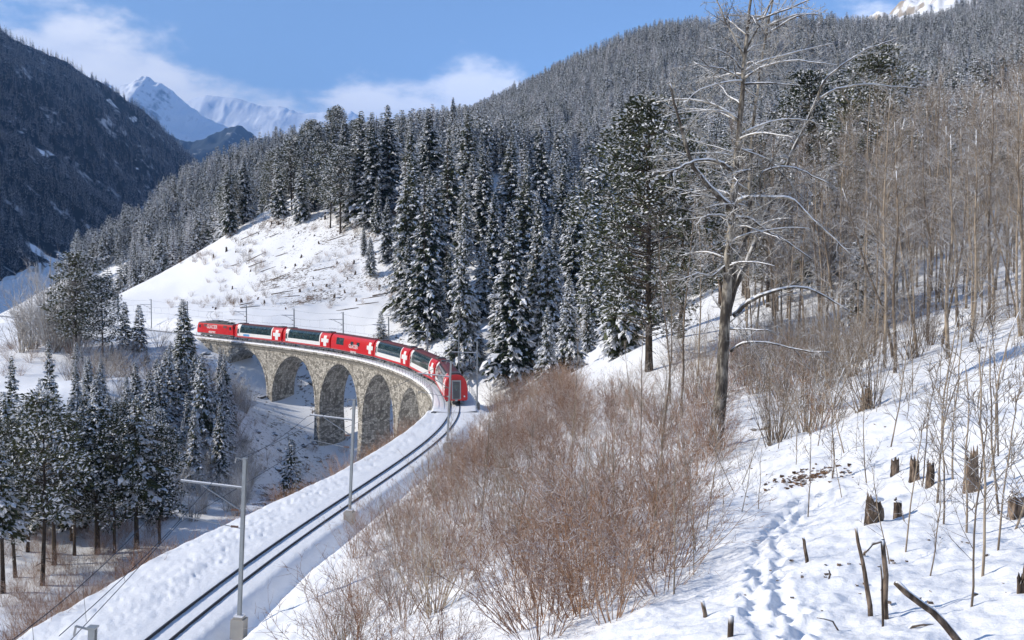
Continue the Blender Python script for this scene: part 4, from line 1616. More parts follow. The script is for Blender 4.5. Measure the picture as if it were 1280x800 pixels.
def grid_pts(pxr, dr, n_, seed, accept, hr):
    rg = np.random.default_rng(seed)
    px = rg.uniform(*pxr, n_); d_ = np.sqrt(rg.uniform(dr[0] ** 2, dr[1] ** 2, n_))
    x = (px - 640) / F * d_; y = d_
    z, s, n2 = ground(x, y)
    PX, PY, D = proj(x, y, z)
    k = accept(PX, PY, D, x, y) & ~((np.abs(n2) < 9))
    x, y, z = x[k], y[k], z[k]
    h = rg.uniform(*hr, len(x)) / 20.
    return np.stack([x, y, z - .3], 1), h


def acc_far(PX, PY, D, x, y):
    dens = fbm(x / 45., y / 45., 3) > -.34
    a = ((D > 345) & (PX > 440)) | ((D > 285) & (PX > 520))
    b_ = (D > 390) & (PX <= 440) & ~((PX > 118) & (PX < 200) & (PY > 262) & (fbm(x / 30., y / 30., 2) > -.1))
    c_ = (PX > 780) & (D > 150)
    crag = (D > 1130) & ((fbm(x / 60., y / 60., 4) < .1) | (PX < 1215))
    clearing = (PX > 770) & (PX < 825) & (D > 250) & (D < 345)
    return dens & (a | b_ | c_) & ~crag & ~clearing


P1, h1 = grid_pts((90, 700), (345, 760), 7800, 71, acc_far, (11, 21))
P2, h2 = grid_pts((440, 1330), (285, 1500), 27000, 72, acc_far, (12, 22))
P3, h3 = grid_pts((800, 1330), (150, 345), 520, 73, acc_far, (12, 20))
forest_mass('hillside_forest', 'frosted conifer forest covering the far hillsides', FARM, np.concatenate([P1, P2, P3]), np.concatenate([h1, h2, h3]))

# shaded forest across the valley
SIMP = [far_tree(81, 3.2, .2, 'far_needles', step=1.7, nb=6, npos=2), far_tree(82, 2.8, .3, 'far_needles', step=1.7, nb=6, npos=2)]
rg = np.random.default_rng(77)
nx_ = 42000
fx = rg.uniform(-1900, -560, nx_); fy = rg.uniform(500, 3700, nx_)
fz = left_mountain_h(fx, fy)
qx, qy, qd = proj(fx, fy, fz)
clr2 = fbm(fx / 170 + 2, fy / 260 + 9, 4, .55) + .55 * fbm(fx / 38, fy / 70, 3)
val = (fx > -760) & (fbm(fx / 120 + 40, fy / 120, 3) > -.08)
k = (qx > -60) & (qx < 420) & (clr2 < .40) & ~val
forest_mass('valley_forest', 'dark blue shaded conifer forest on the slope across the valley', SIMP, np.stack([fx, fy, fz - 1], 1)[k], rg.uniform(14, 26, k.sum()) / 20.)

# ------------------------------------------------------------------ bare trees and shrubs
def wander(rg, p, d_, L, seg, wob, lift):
    pts = [Vector(p)]
    d_ = Vector(d_).normalized()
    for i in range(seg):
        d_ = (d_ + Vector((rg.gauss(0, wob), rg.gauss(0, wob), rg.gauss(0, wob) + lift))).normalized()
        pts.append(pts[-1] + d_ * (L / seg))
    return pts


def sidedir(rg, axis, ang):
    a = axis.normalized()
    o = a.orthogonal().normalized()
    o = Matrix.Rotation(rg.uniform(0, 6.28), 3, a) @ o
    return (a * math.cos(ang) + o * math.sin(ang)).normalized()


def twigs(b, rg, pts, r, levels, n_, L, wob=.14, lift=.05, ang=(.5, 1.1), lo=.2, rmin=.004, flat=0.0):
    """side shoots along a limb, shoots on the shoots, ..."""
    if levels == 0:
        return
    m_ = len(pts) - 1
    for i in range(n_):
        t = rg.uniform(lo, 1.0) * m_
        k = min(int(t), m_ - 1)
        p = pts[k].lerp(pts[k + 1], t - k)
        d_ = sidedir(rg, pts[k + 1] - pts[k], rg.uniform(*ang))
        if flat:
            d_.z *= 1 - flat
            d_.normalize()
        l_ = L * rg.uniform(.5, 1.2) * (1.15 - .55 * t / m_)
        q = wander(rg, p, d_, l_, 3 if levels > 1 else 2, wob, lift)
        rr_ = max(rmin, r * .5 * (1 - .5 * t / m_))
        b.tube(q, [rr_ * (1 - .75 * j / (len(q) - 1)) for j in range(len(q))], 3, cap=False)
        twigs(b, rg, q, rr_, levels - 1, max(2, int(n_ * .5)), l_ * .5, wob, lift, ang, .15, rmin, flat)


def shrub_mesh(seed, stems, h, spread, mat, n1=7, lev=2, rstem=.013):
    rg = random.Random(seed); b = MB()
    for i in range(stems):
        a = rg.uniform(0, 6.28); el = rg.uniform(0, 1) ** .7 * spread
        d_ = Vector((math.cos(a) * math.sin(el), math.sin(a) * math.sin(el), math.cos(el)))
        L = h * rg.uniform(.55, 1.15)
        r0 = rg.uniform(0, .35)
        pts = wander(rg, (math.cos(a) * r0, math.sin(a) * r0, -.25), d_, L, 5, .10, .02)
        r_ = rstem * rg.uniform(.7, 1.4)
        b.tube(pts, [r_ * (1 - .75 * j / 5) for j in range(6)], 3, cap=False)
        twigs(b, rg, pts, r_, lev, n1, L * .33, .16, .06, (.4, .95), .25, .0045)
    return b.mesh('stems', [mat], True)


def sapling_parts(seed, h, r, mat, nb=16, lev=2, twl=.22, clear=.25, bend=.05):
    rg = random.Random(seed); b = MB(); c = MB()
    pts = wander(rg, (0, 0, -.4), (rg.gauss(0, .05), rg.gauss(0, .05), 1), h, 9, bend, .03)
    b.tube(pts, [r * (1 - .9 * j / 9) + .006 for j in range(10)], 6)
    twigs(c, rg, pts, r * .55, lev, nb, h * twl, .13, .06, (.45, .95), clear, .006)
    return [('trunk', b.mesh('trunk', [mat], True)), ('branches', c.mesh('branches', [mat], True))]


RED = [shrub_mesh(100 + i, 24, 2.6, .85, 'twig_red', 9, 2, .0105) for i in range(4)]
REDL = [shrub_mesh(110 + i, 30, 1.6, .8, 'twig_red', 7, 1, .009) for i in range(3)]
GREY = [shrub_mesh(120 + i, 16, 3.6, .8, 'twig_grey', 8, 2, .02) for i in range(3)]
FROS = [shrub_mesh(125 + i, 26, 3.7, .62, 'twig_frost', 13, 2, .03) for i in range(3)]
HAZ = [shrub_mesh(130 + i, 26, 4.2, .55, 'bark_sapling', 6, 2, .02) for i in range(3)]
SAP = [sapling_parts(140 + i, 13, .07, 'bark_sapling', 36, 2, .17, .22, .035) for i in range(5)]
BRN = [sapling_parts(150 + i, 13, .085, 'twig_grey', 26, 3, .20, .25) for i in range(4)]
WHIP = [sapling_parts(160 + i, 3.2, .012, 'bark_sapling', 13, 2, .3, .2, .07) for i in range(5)]
FROT = [sapling_parts(170 + i, 14, .16, 'twig_grey', 30, 3, .30, .12) for i in range(3)]


def shrub(kind, name, x, y, z, label, group, sc_=1.0):
    o = obj(name, random.choice(kind), None, (x, y, z))
    o.rotation_euler = (random.uniform(-.1, .1), random.uniform(-.1, .1), random.uniform(0, 6.28))
    o.scale = (sc_ * random.uniform(.85, 1.2),) * 2 + (sc_,)
    return tag(o, label, 'shrub', group)


# red-brown thicket on the slope between the line and the path
PLACED.clear()
THICK = [(596, 486), (575, 560), (545, 610), (500, 640), (440, 690), (470, 740), (400, 800), (420, 860), (790, 860), (820, 700), (850, 640), (900, 590), (880, 540), (790, 500), (700, 478), (640, 474)]
pts = scatter(190, (400, 900), (19, 112), lambda px, py, d_, s, n_: inpoly(px, py, THICK) and n_ > 5.0, 1.5, 81)
for (x, y, z, d_, px) in pts:
    q_ = random.random()
    if q_ < .74:
        shrub(RED, 'red_twig_shrub', x, y, z, 'leafless reddish-brown shrub in the thicket beside the curving track', 'shrubs of the reddish thicket', random.uniform(.7, 1.2))
    elif q_ < .87:
        shrub(HAZ, 'tan_twig_shrub', x, y, z, 'tan many-stemmed shrub among the reddish thicket beside the track', 'tan shrubs among the reddish thicket', random.uniform(.55, .85))
    else:
        shrub(GREY, 'grey_twig_shrub', x, y, z, 'pale grey-twigged shrub among the reddish thicket beside the track', 'grey shrubs among the reddish thicket', random.uniform(.5, .8))
pts = scatter(64, (420, 720), (38, 112), lambda px, py, d_, s, n_: inpoly(px, py, THICK) and n_ > 4.6 and px < 720, .9, 181)
for (x, y, z, d_, px) in pts:
    shrub(RED, 'red_twig_shrub', x, y, z, 'leafless reddish-brown shrub in the thicket beside the curving track', 'shrubs of the reddish thicket', random.uniform(.7, 1.15))
pts = scatter(16, (640, 860), (14, 26), lambda px, py, d_, s, n_: py > 640 and 560 < px < 850, 1.0, 82)
for (x, y, z, d_, px) in pts:
    shrub(RED, 'red_twig_shrub', x, y, z, 'leafless reddish-brown shrub at the path\'s edge of the thicket', 'shrubs at the path\'s edge', random.uniform(.7, 1.0))
pts = scatter(40, (820, 1120), (36, 84), lambda px, py, d_, s, n_: 850 < px < 1090 and py > 440, 1.6, 83)
for (x, y, z, d_, px) in pts:
    shrub(RED if random.random() < .6 else HAZ, 'bare_shrub', x, y, z, 'bare brown shrub on the dip around the old aspen', 'brown shrubs around the old aspen', random.uniform(.8, 1.2))
pts = scatter(70, (900, 1330), (50, 120), lambda px, py, d_, s, n_: px > 940, 1.7, 89)
for (x, y, z, d_, px) in pts:
    shrub(HAZ if random.random() < .4 else GREY, 'grove_shrub', x, y, z, 'grey-brown undergrowth shrub among the aspen stems on the right slope', 'undergrowth among the aspen stems', random.uniform(.45, .85))
for (px, py, s_) in ((1008, 540, 1.25), (975, 548, .9), (1075, 452, 1.0), (1140, 448, 1.1)):
    x, y, z, d_ = hit(px, py)
    shrub(HAZ, 'hazel_shrub', x, y, z, 'tall many-stemmed hazel shrub behind the snow mound', 'hazels behind the snow mound', s_)
# scrub along the railway shoulder
k = 0
for i in range(230):
    s = random.uniform(6, 90); n_ = -float(shoulder(s)) - random.uniform(.3, 5.5)
    x, y, _ = (float(q) for q in trk(s, n_))
    shrub(REDL, 'brown_scrub', x, y, gz(x, y), 'low rusty scrub along the drop below the railway shoulder', 'rusty scrub below the railway shoulder', random.uniform(.9, 1.6))
# left bank
for i, (px, base, top) in enumerate([(40, 436, 350), (58, 432, 326), (76, 434, 318), (92, 440, 330), (28, 440, 365), (66, 440, 345)]):
    x, y, z, d_ = hit(px, base)
    h = unproj(px, top, d_)[2] - z
    o = obj('frosted_tree', FROS[i % 3], None, (x, y, z)); o.scale = (h / 3.7 * .8, h / 3.7 * .8, h / 3.7); o.rotation_euler = (0, 0, random.uniform(0, 6))
    tag(o, 'leafless frost-white many-stemmed tree beside the big dark pine', 'tree', 'frosted broadleaf trees beside the big pine')
pts = scatter(120, (-10, 205), (64, 125), lambda px, py, d_, s, n_: -n_ > 10 and px < 205 and py > 620, 1.4, 88)
for (x, y, z, d_, px) in pts:
    shrub(RED, 'undergrowth_shrub', x, y, z, 'rusty undergrowth between the trunks of the pine grove', 'rusty undergrowth in the pine grove', random.uniform(.6, 1.1))
pts = scatter(90, (80, 300), (130, 222), lambda px, py, d_, s, n_: n_ < -9 and 85 < px < 300 and py > 425, 2.6, 84)
for (x, y, z, d_, px) in pts:
    shrub(GREY, 'frosted_shrub', x, y, z, 'grey frosted shrub on the bank between the pines and the viaduct', 'grey frosted shrubs on the gorge bank', random.uniform(.9, 1.9))
pts = scatter(64, (90, 310), (112, 205), lambda px, py, d_, s, n_: n_ < -12 and 105 < px < 310 and py > 440 and not (115 < px < 200 and 458 < py < 505), 2.8, 99)
for (x, y, z, d_, px) in pts:
    s_ = random.uniform(.9, 1.9)
    o = obj('frosted_bush', random.choice(FROS), None, (x, y, z)); o.scale = (s_, s_, s_); o.rotation_euler = (0, 0, random.uniform(0, 6))
    tag(o, 'tall frost-white leafless bush on the gorge bank below the dark spruces', 'shrub', 'frost-white bushes on the gorge bank')
pts = scatter(34, (-20, 110), (170, 240), lambda px, py, d_, s, n_: n_ < -9 and -20 < px < 110 and 405 < py < 470, 3, 85)
for (x, y, z, d_, px) in pts:
    shrub(RED, 'terrace_shrub', x, y, z, 'rusty scrub on the terrace below the frosted trees', 'rusty scrub on the terrace', random.uniform(.8, 1.3))
pts = scatter(210, (210, 500), (235, 330), lambda px, py, d_, s, n_: n_ > 8 and ((240 < px < 340 and 285 < py < 345) or (330 < px < 470 and 380 < py < 425) or random.random() < .5) and vnoise(np.array([px / 22.]), np.array([py / 13.]))[0] > -.1, 1.4, 86)
for (x, y, z, d_, px) in pts:
    shrub(GREY if random.random() < .5 else RED, 'bare_shrub', x, y, z, 'low bare shrub on the clear-cut slope above the train', 'shrubs on the clear-cut slope', random.uniform(.5, .95))
pts = scatter(40, (300, 460), (128, 190), lambda px, py, d_, s, n_: 300 < px < 460 and py > 520, 3, 87)
for (x, y, z, d_, px) in pts:
    shrub(REDL, 'brown_scrub', x, y, z, 'rusty scrub in the gorge at the foot of the viaduct', 'rusty scrub at the viaduct\'s foot', random.uniform(.9, 1.6))

# ---- aspen saplings on the right
pts = scatter(165, (900, 1330), (46, 112), lambda px, py, d_, s, n_: (px > 1040 or (px > 930 and d_ > 62)), 1.3, 91)
for (x, y, z, d_, px) in pts:
    sc_ = random.uniform(.7, 1.5)
    place(random.choice(SAP), 'aspen_sapling', 'slender grey-brown aspen stem in the leafless grove on the right slope', 'tree', (x, y, z), random.uniform(0, 6), 'aspen stems on the right slope', (random.uniform(.9, 1.6),) * 2 + (sc_,))
pts = scatter(100, (860, 1340), (70, 165), lambda px, py, d_, s, n_: px > 900 and (d_ > 92 or px > 960), 2.2, 92)
for (x, y, z, d_, px) in pts:
    sc_ = random.uniform(.85, 1.45)
    place(random.choice(BRN), 'bare_tree', 'twiggy brown leafless tree in the thicket behind the aspen stems', 'tree', (x, y, z), random.uniform(0, 6), 'twiggy trees behind the aspens', sc_)
for i, (px, base, top) in enumerate([(852, 520, 215), (838, 505, 260), (868, 500, 240), (826, 560, 330), (800, 590, 400)]):
    x, y, z, d_ = hit(px, base)
    h = unproj(px, top, d_)[2] - z
    place(SAP[i % 5], 'aspen_sapling', 'pale thin aspen stem in front of the olive pines', 'tree', (x, y, z), random.uniform(0, 6), 'pale aspen stems before the olive pines', h / 13)
# stems rising out of the thicket
for i, (px, base, top, d_) in enumerate([(845, 800, 480, 15), (818, 800, 440, 19), (735, 800, 500, 22), (645, 800, 520, 26), (690, 800, 560, 24), (770, 800, 470, 20), (600, 760, 470, 34), (540, 700, 560, 40), (870, 760, 560, 17), (830, 700, 500, 24), (790, 640, 420, 36), (715, 640, 400, 48), (565, 640, 500, 55)]):
    x, y, z = at(px, d_)
    h = max(2.5, unproj(px, top, d_)[2] - z)
    place(SAP[i % 5], 'young_aspen', 'thin straight young aspen rising out of the reddish thicket', 'tree', (x, y, z), random.uniform(0, 6), 'young aspens in the thicket', (h / 13 * .75,) * 2 + (h / 13,))
# whips on the open snow
for i, (px, base, hgt) in enumerate([(1168, 630, 3.6), (1180, 655, 3.0), (1225, 720, 3.3), (1208, 665, 3.1), (1245, 690, 2.6), (1150, 610, 2.9), (1265, 660, 3.4), (1195, 600, 3.4), (1085, 600, 2.4), (1130, 690, 2.2), (1050, 620, 1.8), (1230, 600, 3.6), (1110, 560, 3.2), (1175, 540, 3.4), (1250, 570, 3.2), (1210, 760, 2.4), (1160, 720, 1.6), (925, 640, 1.9), (948, 636, 1.7), (870, 690, 2.2), (885, 660, 2.6), (1040, 600, 1.6), (1275, 740, 2.8), (1140, 500, 3.4), (1220, 510, 3.2), (905, 650, 1.5)]):
    x, y, z, d_ = hit(px, base)
    place(WHIP[i % 5], 'bare_whip', 'thin leafless sapling whip standing in the open snow by the stumps', 'sapling', (x, y, z), random.uniform(0, 6), 'sapling whips in the open snow', (hgt / 3.2 * 1.1,) * 2 + (hgt / 3.2,), (random.uniform(-.12, .12), random.uniform(-.12, .12)))

pts = scatter(44, (860, 1330), (12, 40), lambda px, py, d_, s, n_: px > 1010 or d_ > 24, .8, 98)
for (x, y, z, d_, px) in pts:
    hgt = random.uniform(1.2, 3.4)
    place(random.choice(WHIP), 'bare_whip', 'thin leafless sapling whip standing in the open snow by the stumps', 'sapling', (x, y, z), random.uniform(0, 6), 'sapling whips in the open snow', (hgt / 3.2 * 1.15,) * 2 + (hgt / 3.2,), (random.uniform(-.25, .25), random.uniform(-.25, .25)))

# ------------------------------------------------------------------ the old aspen
AD = 38.5
ax, ay, az_, ad = hit(895, 562)
AD = ad


def apt(px, py, off=0.0):
    """point of the old aspen seen at a photo pixel, off metres behind its stem"""
    x, y, z = unproj(px, py, AD + off)
    return Vector((x - ax, y - ay, z - az_))


aspen = thing('old_aspen', 'big old aspen with pale forked trunk and snow-laden bare boughs', 'tree', (ax, ay, az_))
rg = random.Random(99)


def limb(px, r0, r1, off0=0.0, off1=0.0, name='bough', nb=10, L=1.9, lev=3, sides=6, flat=.0, bark='bark_aspen'):
    k = len(px) - 1
    raw = [apt(p[0], p[1], off0 + (off1 - off0) * i / k) for i, p in enumerate(px)]
    pts = []
    for i in range(k):                      # smooth
        p0 = raw[max(0, i - 1)]; p1 = raw[i]; p2 = raw[i + 1]; p3 = raw[min(k, i + 2)]
        for t in (0, .33, .66):
            pts.append(.5 * ((2 * p1) + (p2 - p0) * t + (2 * p0 - 5 * p1 + 4 * p2 - p3) * t * t + (3 * p1 - p0 - 3 * p2 + p3) * t ** 3))
    pts.append(raw[-1])
    pts = [p + Vector((rg.gauss(0, .015), rg.gauss(0, .03), rg.gauss(0, .015))) for p in pts]
    n_ = len(pts) - 1
    b = MB(); b.tube(pts, [r0 + (r1 - r0) * (j / n_) ** .62 for j in range(n_ + 1)], sides)
    o = obj(name, b.mesh(name, [bark], True), aspen)
    if nb:
        c = MB(); twigs(c, rg, pts, max(r1 * 2.4, .055), lev, nb, L, .15, -.01, (.5, 1.15), .12, .011, flat)
        tag(obj('twigs', c.mesh('twigs', ['bark_aspen'], True), o), kind='stuff')
    # snow resting along the top of the thicker limbs
    if name == 'bough':
        c = MB()
        c.tube([p + Vector((0, 0, (r0 + (r1 - r0) * (j / n_) ** .8) * .75)) for j, p in enumerate(pts)], [max(.012, (r0 + (r1 - r0) * (j / n_) ** .8) * .62) for j in range(n_ + 1)], 5)
        obj('snow', c.mesh('snow', ['snow'], True), o)
    return o


limb([(892, 585), (896, 540), (902, 480), (906, 400), (911, 320), (916, 255), (921, 195), (927, 130), (931, 70), (938, 10), (944, -45)], .38, .035, name='trunk', nb=16, L=2.2, sides=10)
limb([(902, 420), (918, 360), (938, 318), (950, 285), (966, 250), (984, 205), (1000, 170), (1018, 130), (1030, 100)], .17, .04, .3, 1.2, 'stem', 14, 2.2, sides=8)
limb([(912, 365), (926, 318), (935, 280), (938, 225), (942, 160), (950, 90), (962, 20), (970, -25)], .15, .03, .1, .9, 'stem', 18, 2.0, sides=8)
BOUGHS = [
    ([(912, 258), (895, 242), (872, 217), (862, 195), (855, 170), (846, 140), (838, 105)], .13, .03, -.2, -1.2),
    ([(913, 212), (898, 203), (878, 200), (862, 203), (842, 213), (822, 214)], .08, .02, 0, -1.5),
    ([(910, 272), (895, 269), (880, 271), (870, 282)], .07, .02, 0, -.8),
    ([(915, 258), (930, 248), (958, 247), (986, 248), (1005, 262), (1022, 280), (1045, 300), (1062, 318)], .09, .02, 0, -1.4),
    ([(914, 272), (935, 273), (955, 286), (985, 303), (1015, 325)], .07, .018, 0, -1.0),
    ([(918, 396), (935, 378), (958, 367), (985, 360), (1010, 361), (1035, 372), (1058, 388)], .10, .02, .1, -1.5),
    ([(911, 411), (935, 411), (966, 414)], .05, .015, 0, -1.2),
    ([(914, 440), (928, 429), (960, 429), (1000, 438), (1036, 440)], .06, .015, 0, -1.6),
    ([(956, 272), (950, 222), (968, 210), (995, 210), (1015, 219), (1036, 229)], .06, .018, .8, -.4),
    ([(1022, 122), (1032, 100), (1052, 82), (1072, 68), (1096, 57), (1120, 48)], .06, .015, 1.1, .2),
    ([(1022, 125), (1045, 112), (1080, 106), (1112, 108), (1142, 110)], .06, .015, 1.1, .4),
    ([(929, 92), (945, 80), (985, 68), (1015, 60), (1042, 54)], .06, .015, 0, .8),
    ([(928, 100), (950, 85), (988, 76), (1020, 78), (1046, 82)], .05, .015, 0, -1.0),
    ([(923, 150), (900, 135), (878, 127), (850, 124), (820, 127)], .07, .015, 0, 1.2),
    ([(925, 100), (908, 88), (890, 84), (868, 80)], .05, .015, 0, -1.0),
    ([(922, 170), (945, 160), (975, 150), (1008, 150), (1030, 160)], .06, .015, 0, 1.0),
    ([(930, 70), (915, 40), (900, 10), (890, -20)], .05, .015, 0, -.6),
    ([(931, 62), (950, 30), (965, 0), (978, -30)], .06, .015, 0, .7),
    ([(936, 30), (960, 20), (1000, 5), (1030, -10)], .05, .015, 0, -1.0),
    ([(920, 185), (935, 190), (960, 200), (985, 225), (1005, 250)], .05, .015, 0, 1.0),
    ([(908, 330), (890, 345), (872, 342), (850, 350)], .05, .015, 0, -1.0),
]
for px, r0, r1, o0, o1 in BOUGHS:
    limb(px, r0 * 1.15, r1 * 1.3, o0, o1, 'bough', 11, 1.7)

# the many lesser boughs of the crown, all round the stems
for i in range(44):
    y0 = rg.uniform(20, 345)
    st = rg.random()
    x0 = float(np.interp(y0, [10, 70, 130, 195, 255, 320, 345], [938, 931, 927, 921, 916, 911, 909])) if st < .6 else float(np.interp(y0, [20, 90, 160, 225, 280, 345], [962, 950, 942, 938, 935, 918]))
    p0 = apt(x0, y0, 0 if st < .6 else .5)
    a = rg.uniform(0, 6.283); L = rg.uniform(1.6, 3.8) * (1 if y0 > 90 else .7)
    up = rg.uniform(.1, .75)
    q = wander(rg, p0, (math.cos(a), math.sin(a) * .8, up), L, 7, .10, -.07)
    r_ = rg.uniform(.03, .055)
    b = MB(); b.tube(q, [r_ * (1 - .75 * j / 7) for j in range(8)], 5)
    o = obj('bough', b.mesh('bough', ['bark_aspen'], True), aspen)
    c = MB(); twigs(c, rg, q, .045, 3, 8, 1.3, .16, -.02, (.5, 1.15), .15, .010)
    tag(obj('twigs', c.mesh('twigs', ['bark_aspen'], True), o), kind='stuff')
    c = MB(); c.tube([v + Vector((0, 0, r_ * (1 - .75 * j / 7) * .8)) for j, v in enumerate(q)], [max(.014, r_ * .75 * (1 - .7 * j / 7)) for j in range(8)], 5)
    obj('snow', c.mesh('snow', ['snow'], True), o)

# ------------------------------------------------------------------ stumps, sticks, litter
def stump_mesh(seed, h, r, mat='dead_wood'):
    """weathered stump: flared foot, fluted bark, splintered top"""
    rg_ = random.Random(seed); b = MB()
    k = 26; rings = 9
    V = []
    low = [rg_.gauss(0, 1) for _ in range(4)]
    def fl(a, q):
        return 1 + .13 * math.sin(3 * a + low[0]) + .09 * math.sin(5 * a + low[1]) + .05 * math.sin(9 * a + low[2] + q)
    slope = rg_.uniform(-.25, .25); sa = rg_.uniform(0, 6.28)
    tp = [rg_.uniform(.72, 1.1) + slope * math.cos(6.283 * j / k - sa) for j in range(k)]
    for i in range(rings):
        t = i / (rings - 1)
        for j in range(k):
            a = 6.283 * j / k
            rr_ = r * fl(a, t) * (1.0 + .55 * (1 - t) ** 3 - .12 * t) * (1 + rg_.uniform(-.09, .09))
            V.append((math.cos(a) * rr_, math.sin(a) * rr_, -.3 + (h * tp[j] + .3) * t))
    Fs = [(i * k + j, i * k + (j + 1) % k, (i + 1) * k + (j + 1) % k, (i + 1) * k + j) for i in range(rings - 1) for j in range(k)]
    top0 = len(V)
    for j in range(k):
        a = 6.283 * j / k
        V.append((math.cos(a) * r * .5, math.sin(a) * r * .5, h * rg_.uniform(.62, .92)))
    V.append((0, 0, h * .7)); c = len(V) - 1
    Fs += [((rings - 1) * k + j, (rings - 1) * k + (j + 1) % k, top0 + (j + 1) % k, top0 + j) for j in range(k)]
    Fs += [(top0 + j, top0 + (j + 1) % k, c) for j in range(k)]
    b.add(V, Fs)
    return b.mesh('wood', [mat], False)


def cap_mesh(seed, h, r):
    rg_ = random.Random(seed); b = MB(); k = 12; V = []
    prof = [(.86, -.08), (.98, .02), (.86, .12), (.6, .18), (.25, .2)]
    ph = [rg_.uniform(.65, 1.2) for _ in range(k)]
    for q, z in prof:
        for j in range(k):
            a = 6.283 * j / k; V.append((math.cos(a) * r * q * ph[j], math.sin(a) * r * q * ph[j], h * .9 + z * r * 1.6))
    Fs = [(i * k + j, i * k + (j + 1) % k, (i + 1) * k + (j + 1) % k, (i + 1) * k + j) for i in range(len(prof) - 1) for j in range(k)]
    Fs.append(tuple((len(prof) - 1) * k + j for j in range(k)))
    b.add(V, Fs)
    return b.mesh('snow_cap', ['snow'], True)


STUMPS = [(1092, 655, 40, 46, 1, 'broad shaggy stump with peeling bark and a snow cap beside the trail'),
          (1122, 645, 18, 28, 1, 'squat little stump touching the broad shaggy stump'),
          (1118, 592, 18, 26, 0, 'small square-topped stump left of the twin stumps'),
          (1143, 600, 20, 38, 0, 'dark narrow stump, one of the twin stumps under the snow mound'),
          (1163, 608, 17, 44, 0, 'reddish stump, the taller one of the twin stumps'),
          (1213, 612, 30, 60, 0, 'tall rotten stump standing among the thin whips'),
          (1270, 645, 34, 40, 1, 'jagged dark stump with snow on top, beyond the tall rotten stump'),
          (1083, 512, 22, 40, 1, 'old stump capped with snow on the crest of the mound'),
          (1277, 745, 22, 34, 0, 'blackened stump in the smooth snow below the jagged stump')]
for i, (px, base, w_, h_, cap, lab) in enumerate(STUMPS):
    x, y, z, d_ = hit(px, base)
    r_ = w_ * d_ / F / 2 * .56; h = h_ * d_ / F * .8
    t = thing('tree_stump', lab, 'stump', (x, y, z - .03), random.uniform(0, 6), 'stumps in the open snow')
    obj('wood', stump_mesh(200 + i, h, r_), t)
    if cap:
        obj('snow_cap', cap_mesh(220 + i, h, r_), t)


def stick(px_pts, r0, r1, label, name='dead_stick', cat='stick', lift=0.0):
    """stick lying or standing at photo pixels; first point meets the ground"""
    x, y, z, d_ = hit(*px_pts[0])
    P = [Vector(unproj(px, py, d_ + o_)) for (px, py, o_) in [(px_pts[0][0], px_pts[0][1], 0)] + [p if len(p) == 3 else p + (0,) for p in px_pts[1:]]]
    P[0] = P[0] - Vector((0, 0, .15))
    o0 = P[0]
    b = MB()
    pts = []
    for i in range(len(P) - 1):
        for t in (0, .5):
            pts.append(P[i].lerp(P[i + 1], t) - o0 + Vector((random.gauss(0, r0 * .3), 0, random.gauss(0, r0 * .3))))
    pts.append(P[-1] - o0)
    n_ = len(pts) - 1
    b.tube(pts, [r0 + (r1 - r0) * j / n_ for j in range(n_ + 1)], 7)
    o = obj(name, b.mesh(name, ['dead_wood'], True), None, o0)
    return tag(o, label, cat)


stick([(1092, 768), (1083, 730), (1078, 700), (1070, 660)], .03, .016, 'broken dead stem leaning left beside the bent post')
stick([(1107, 770), (1106, 720), (1104, 676), (1092, 678), (1080, 692, -.1)], .034, .012, 'dead post snapped over at the top like a hook')
stick([(1104, 785), (1103, 745), (1101, 705)], .014, .008, 'thin upright stick just below the hooked post')
stick([(1215, 806), (1180, 778), (1150, 752), (1120, 728)], .036, .03, 'fallen bark-stripped log slanting down through the snow', 'fallen_log', 'log')
stick([(1113, 792), (1140, 783), (1168, 782)], .024, .016, 'short crooked branch lying below the fallen log', 'fallen_branch', 'branch')
stick([(1080, 770), (1110, 772), (1160, 770)], .011, .007, 'thin dark branch lying across the fallen log\'s foot', 'fallen_branch', 'branch')
stick([(912, 800), (914, 770)], .035, .03, 'short broken peg sticking out of the snow beside the trail')
stick([(880, 770), (878, 752)], .03, .025, 'tiny broken peg in the snow left of the trail')
stick([(1010, 700), (1006, 684), (1004, 672)], .03, .02, 'stub of a dead stem in the snow right of the trail')
stick([(1262, 800), (1285, 792)], .03, .025, 'end of a dark log poking from the snow below the blackened stump', 'fallen_log', 'log')
stick([(1060, 788), (1040, 776), (1021, 772)], .012, .006, 'thin twig lying on the snow left of the bent post')
stick([(1030, 728), (1038, 718), (1036, 712)], .014, .008, 'short twig stuck in the snow between trail and bent post')

material('earth', m_bark((.07, .042, .026), (.26, .165, .105), .8, .97, 9, .3))
# clods of earth thrown out on the mound
b = MB()
rg = random.Random(31)
cx, cy, cz, cd = hit(1012, 600)


def clod(b, p, r_, rg):
    V = []
    for k in range(8):
        V.append(Vector(p) + Vector(((1 if k & 1 else -1) * r_ * rg.uniform(.4, 1), (1 if k & 2 else -1) * r_ * rg.uniform(.4, 1), (1 if k & 4 else -.6) * r_ * rg.uniform(.3, .8))))
    b.add(V, [(0, 2, 3, 1), (4, 5, 7, 6), (0, 1, 5, 4), (1, 3, 7, 5), (3, 2, 6, 7), (2, 0, 4, 6)])


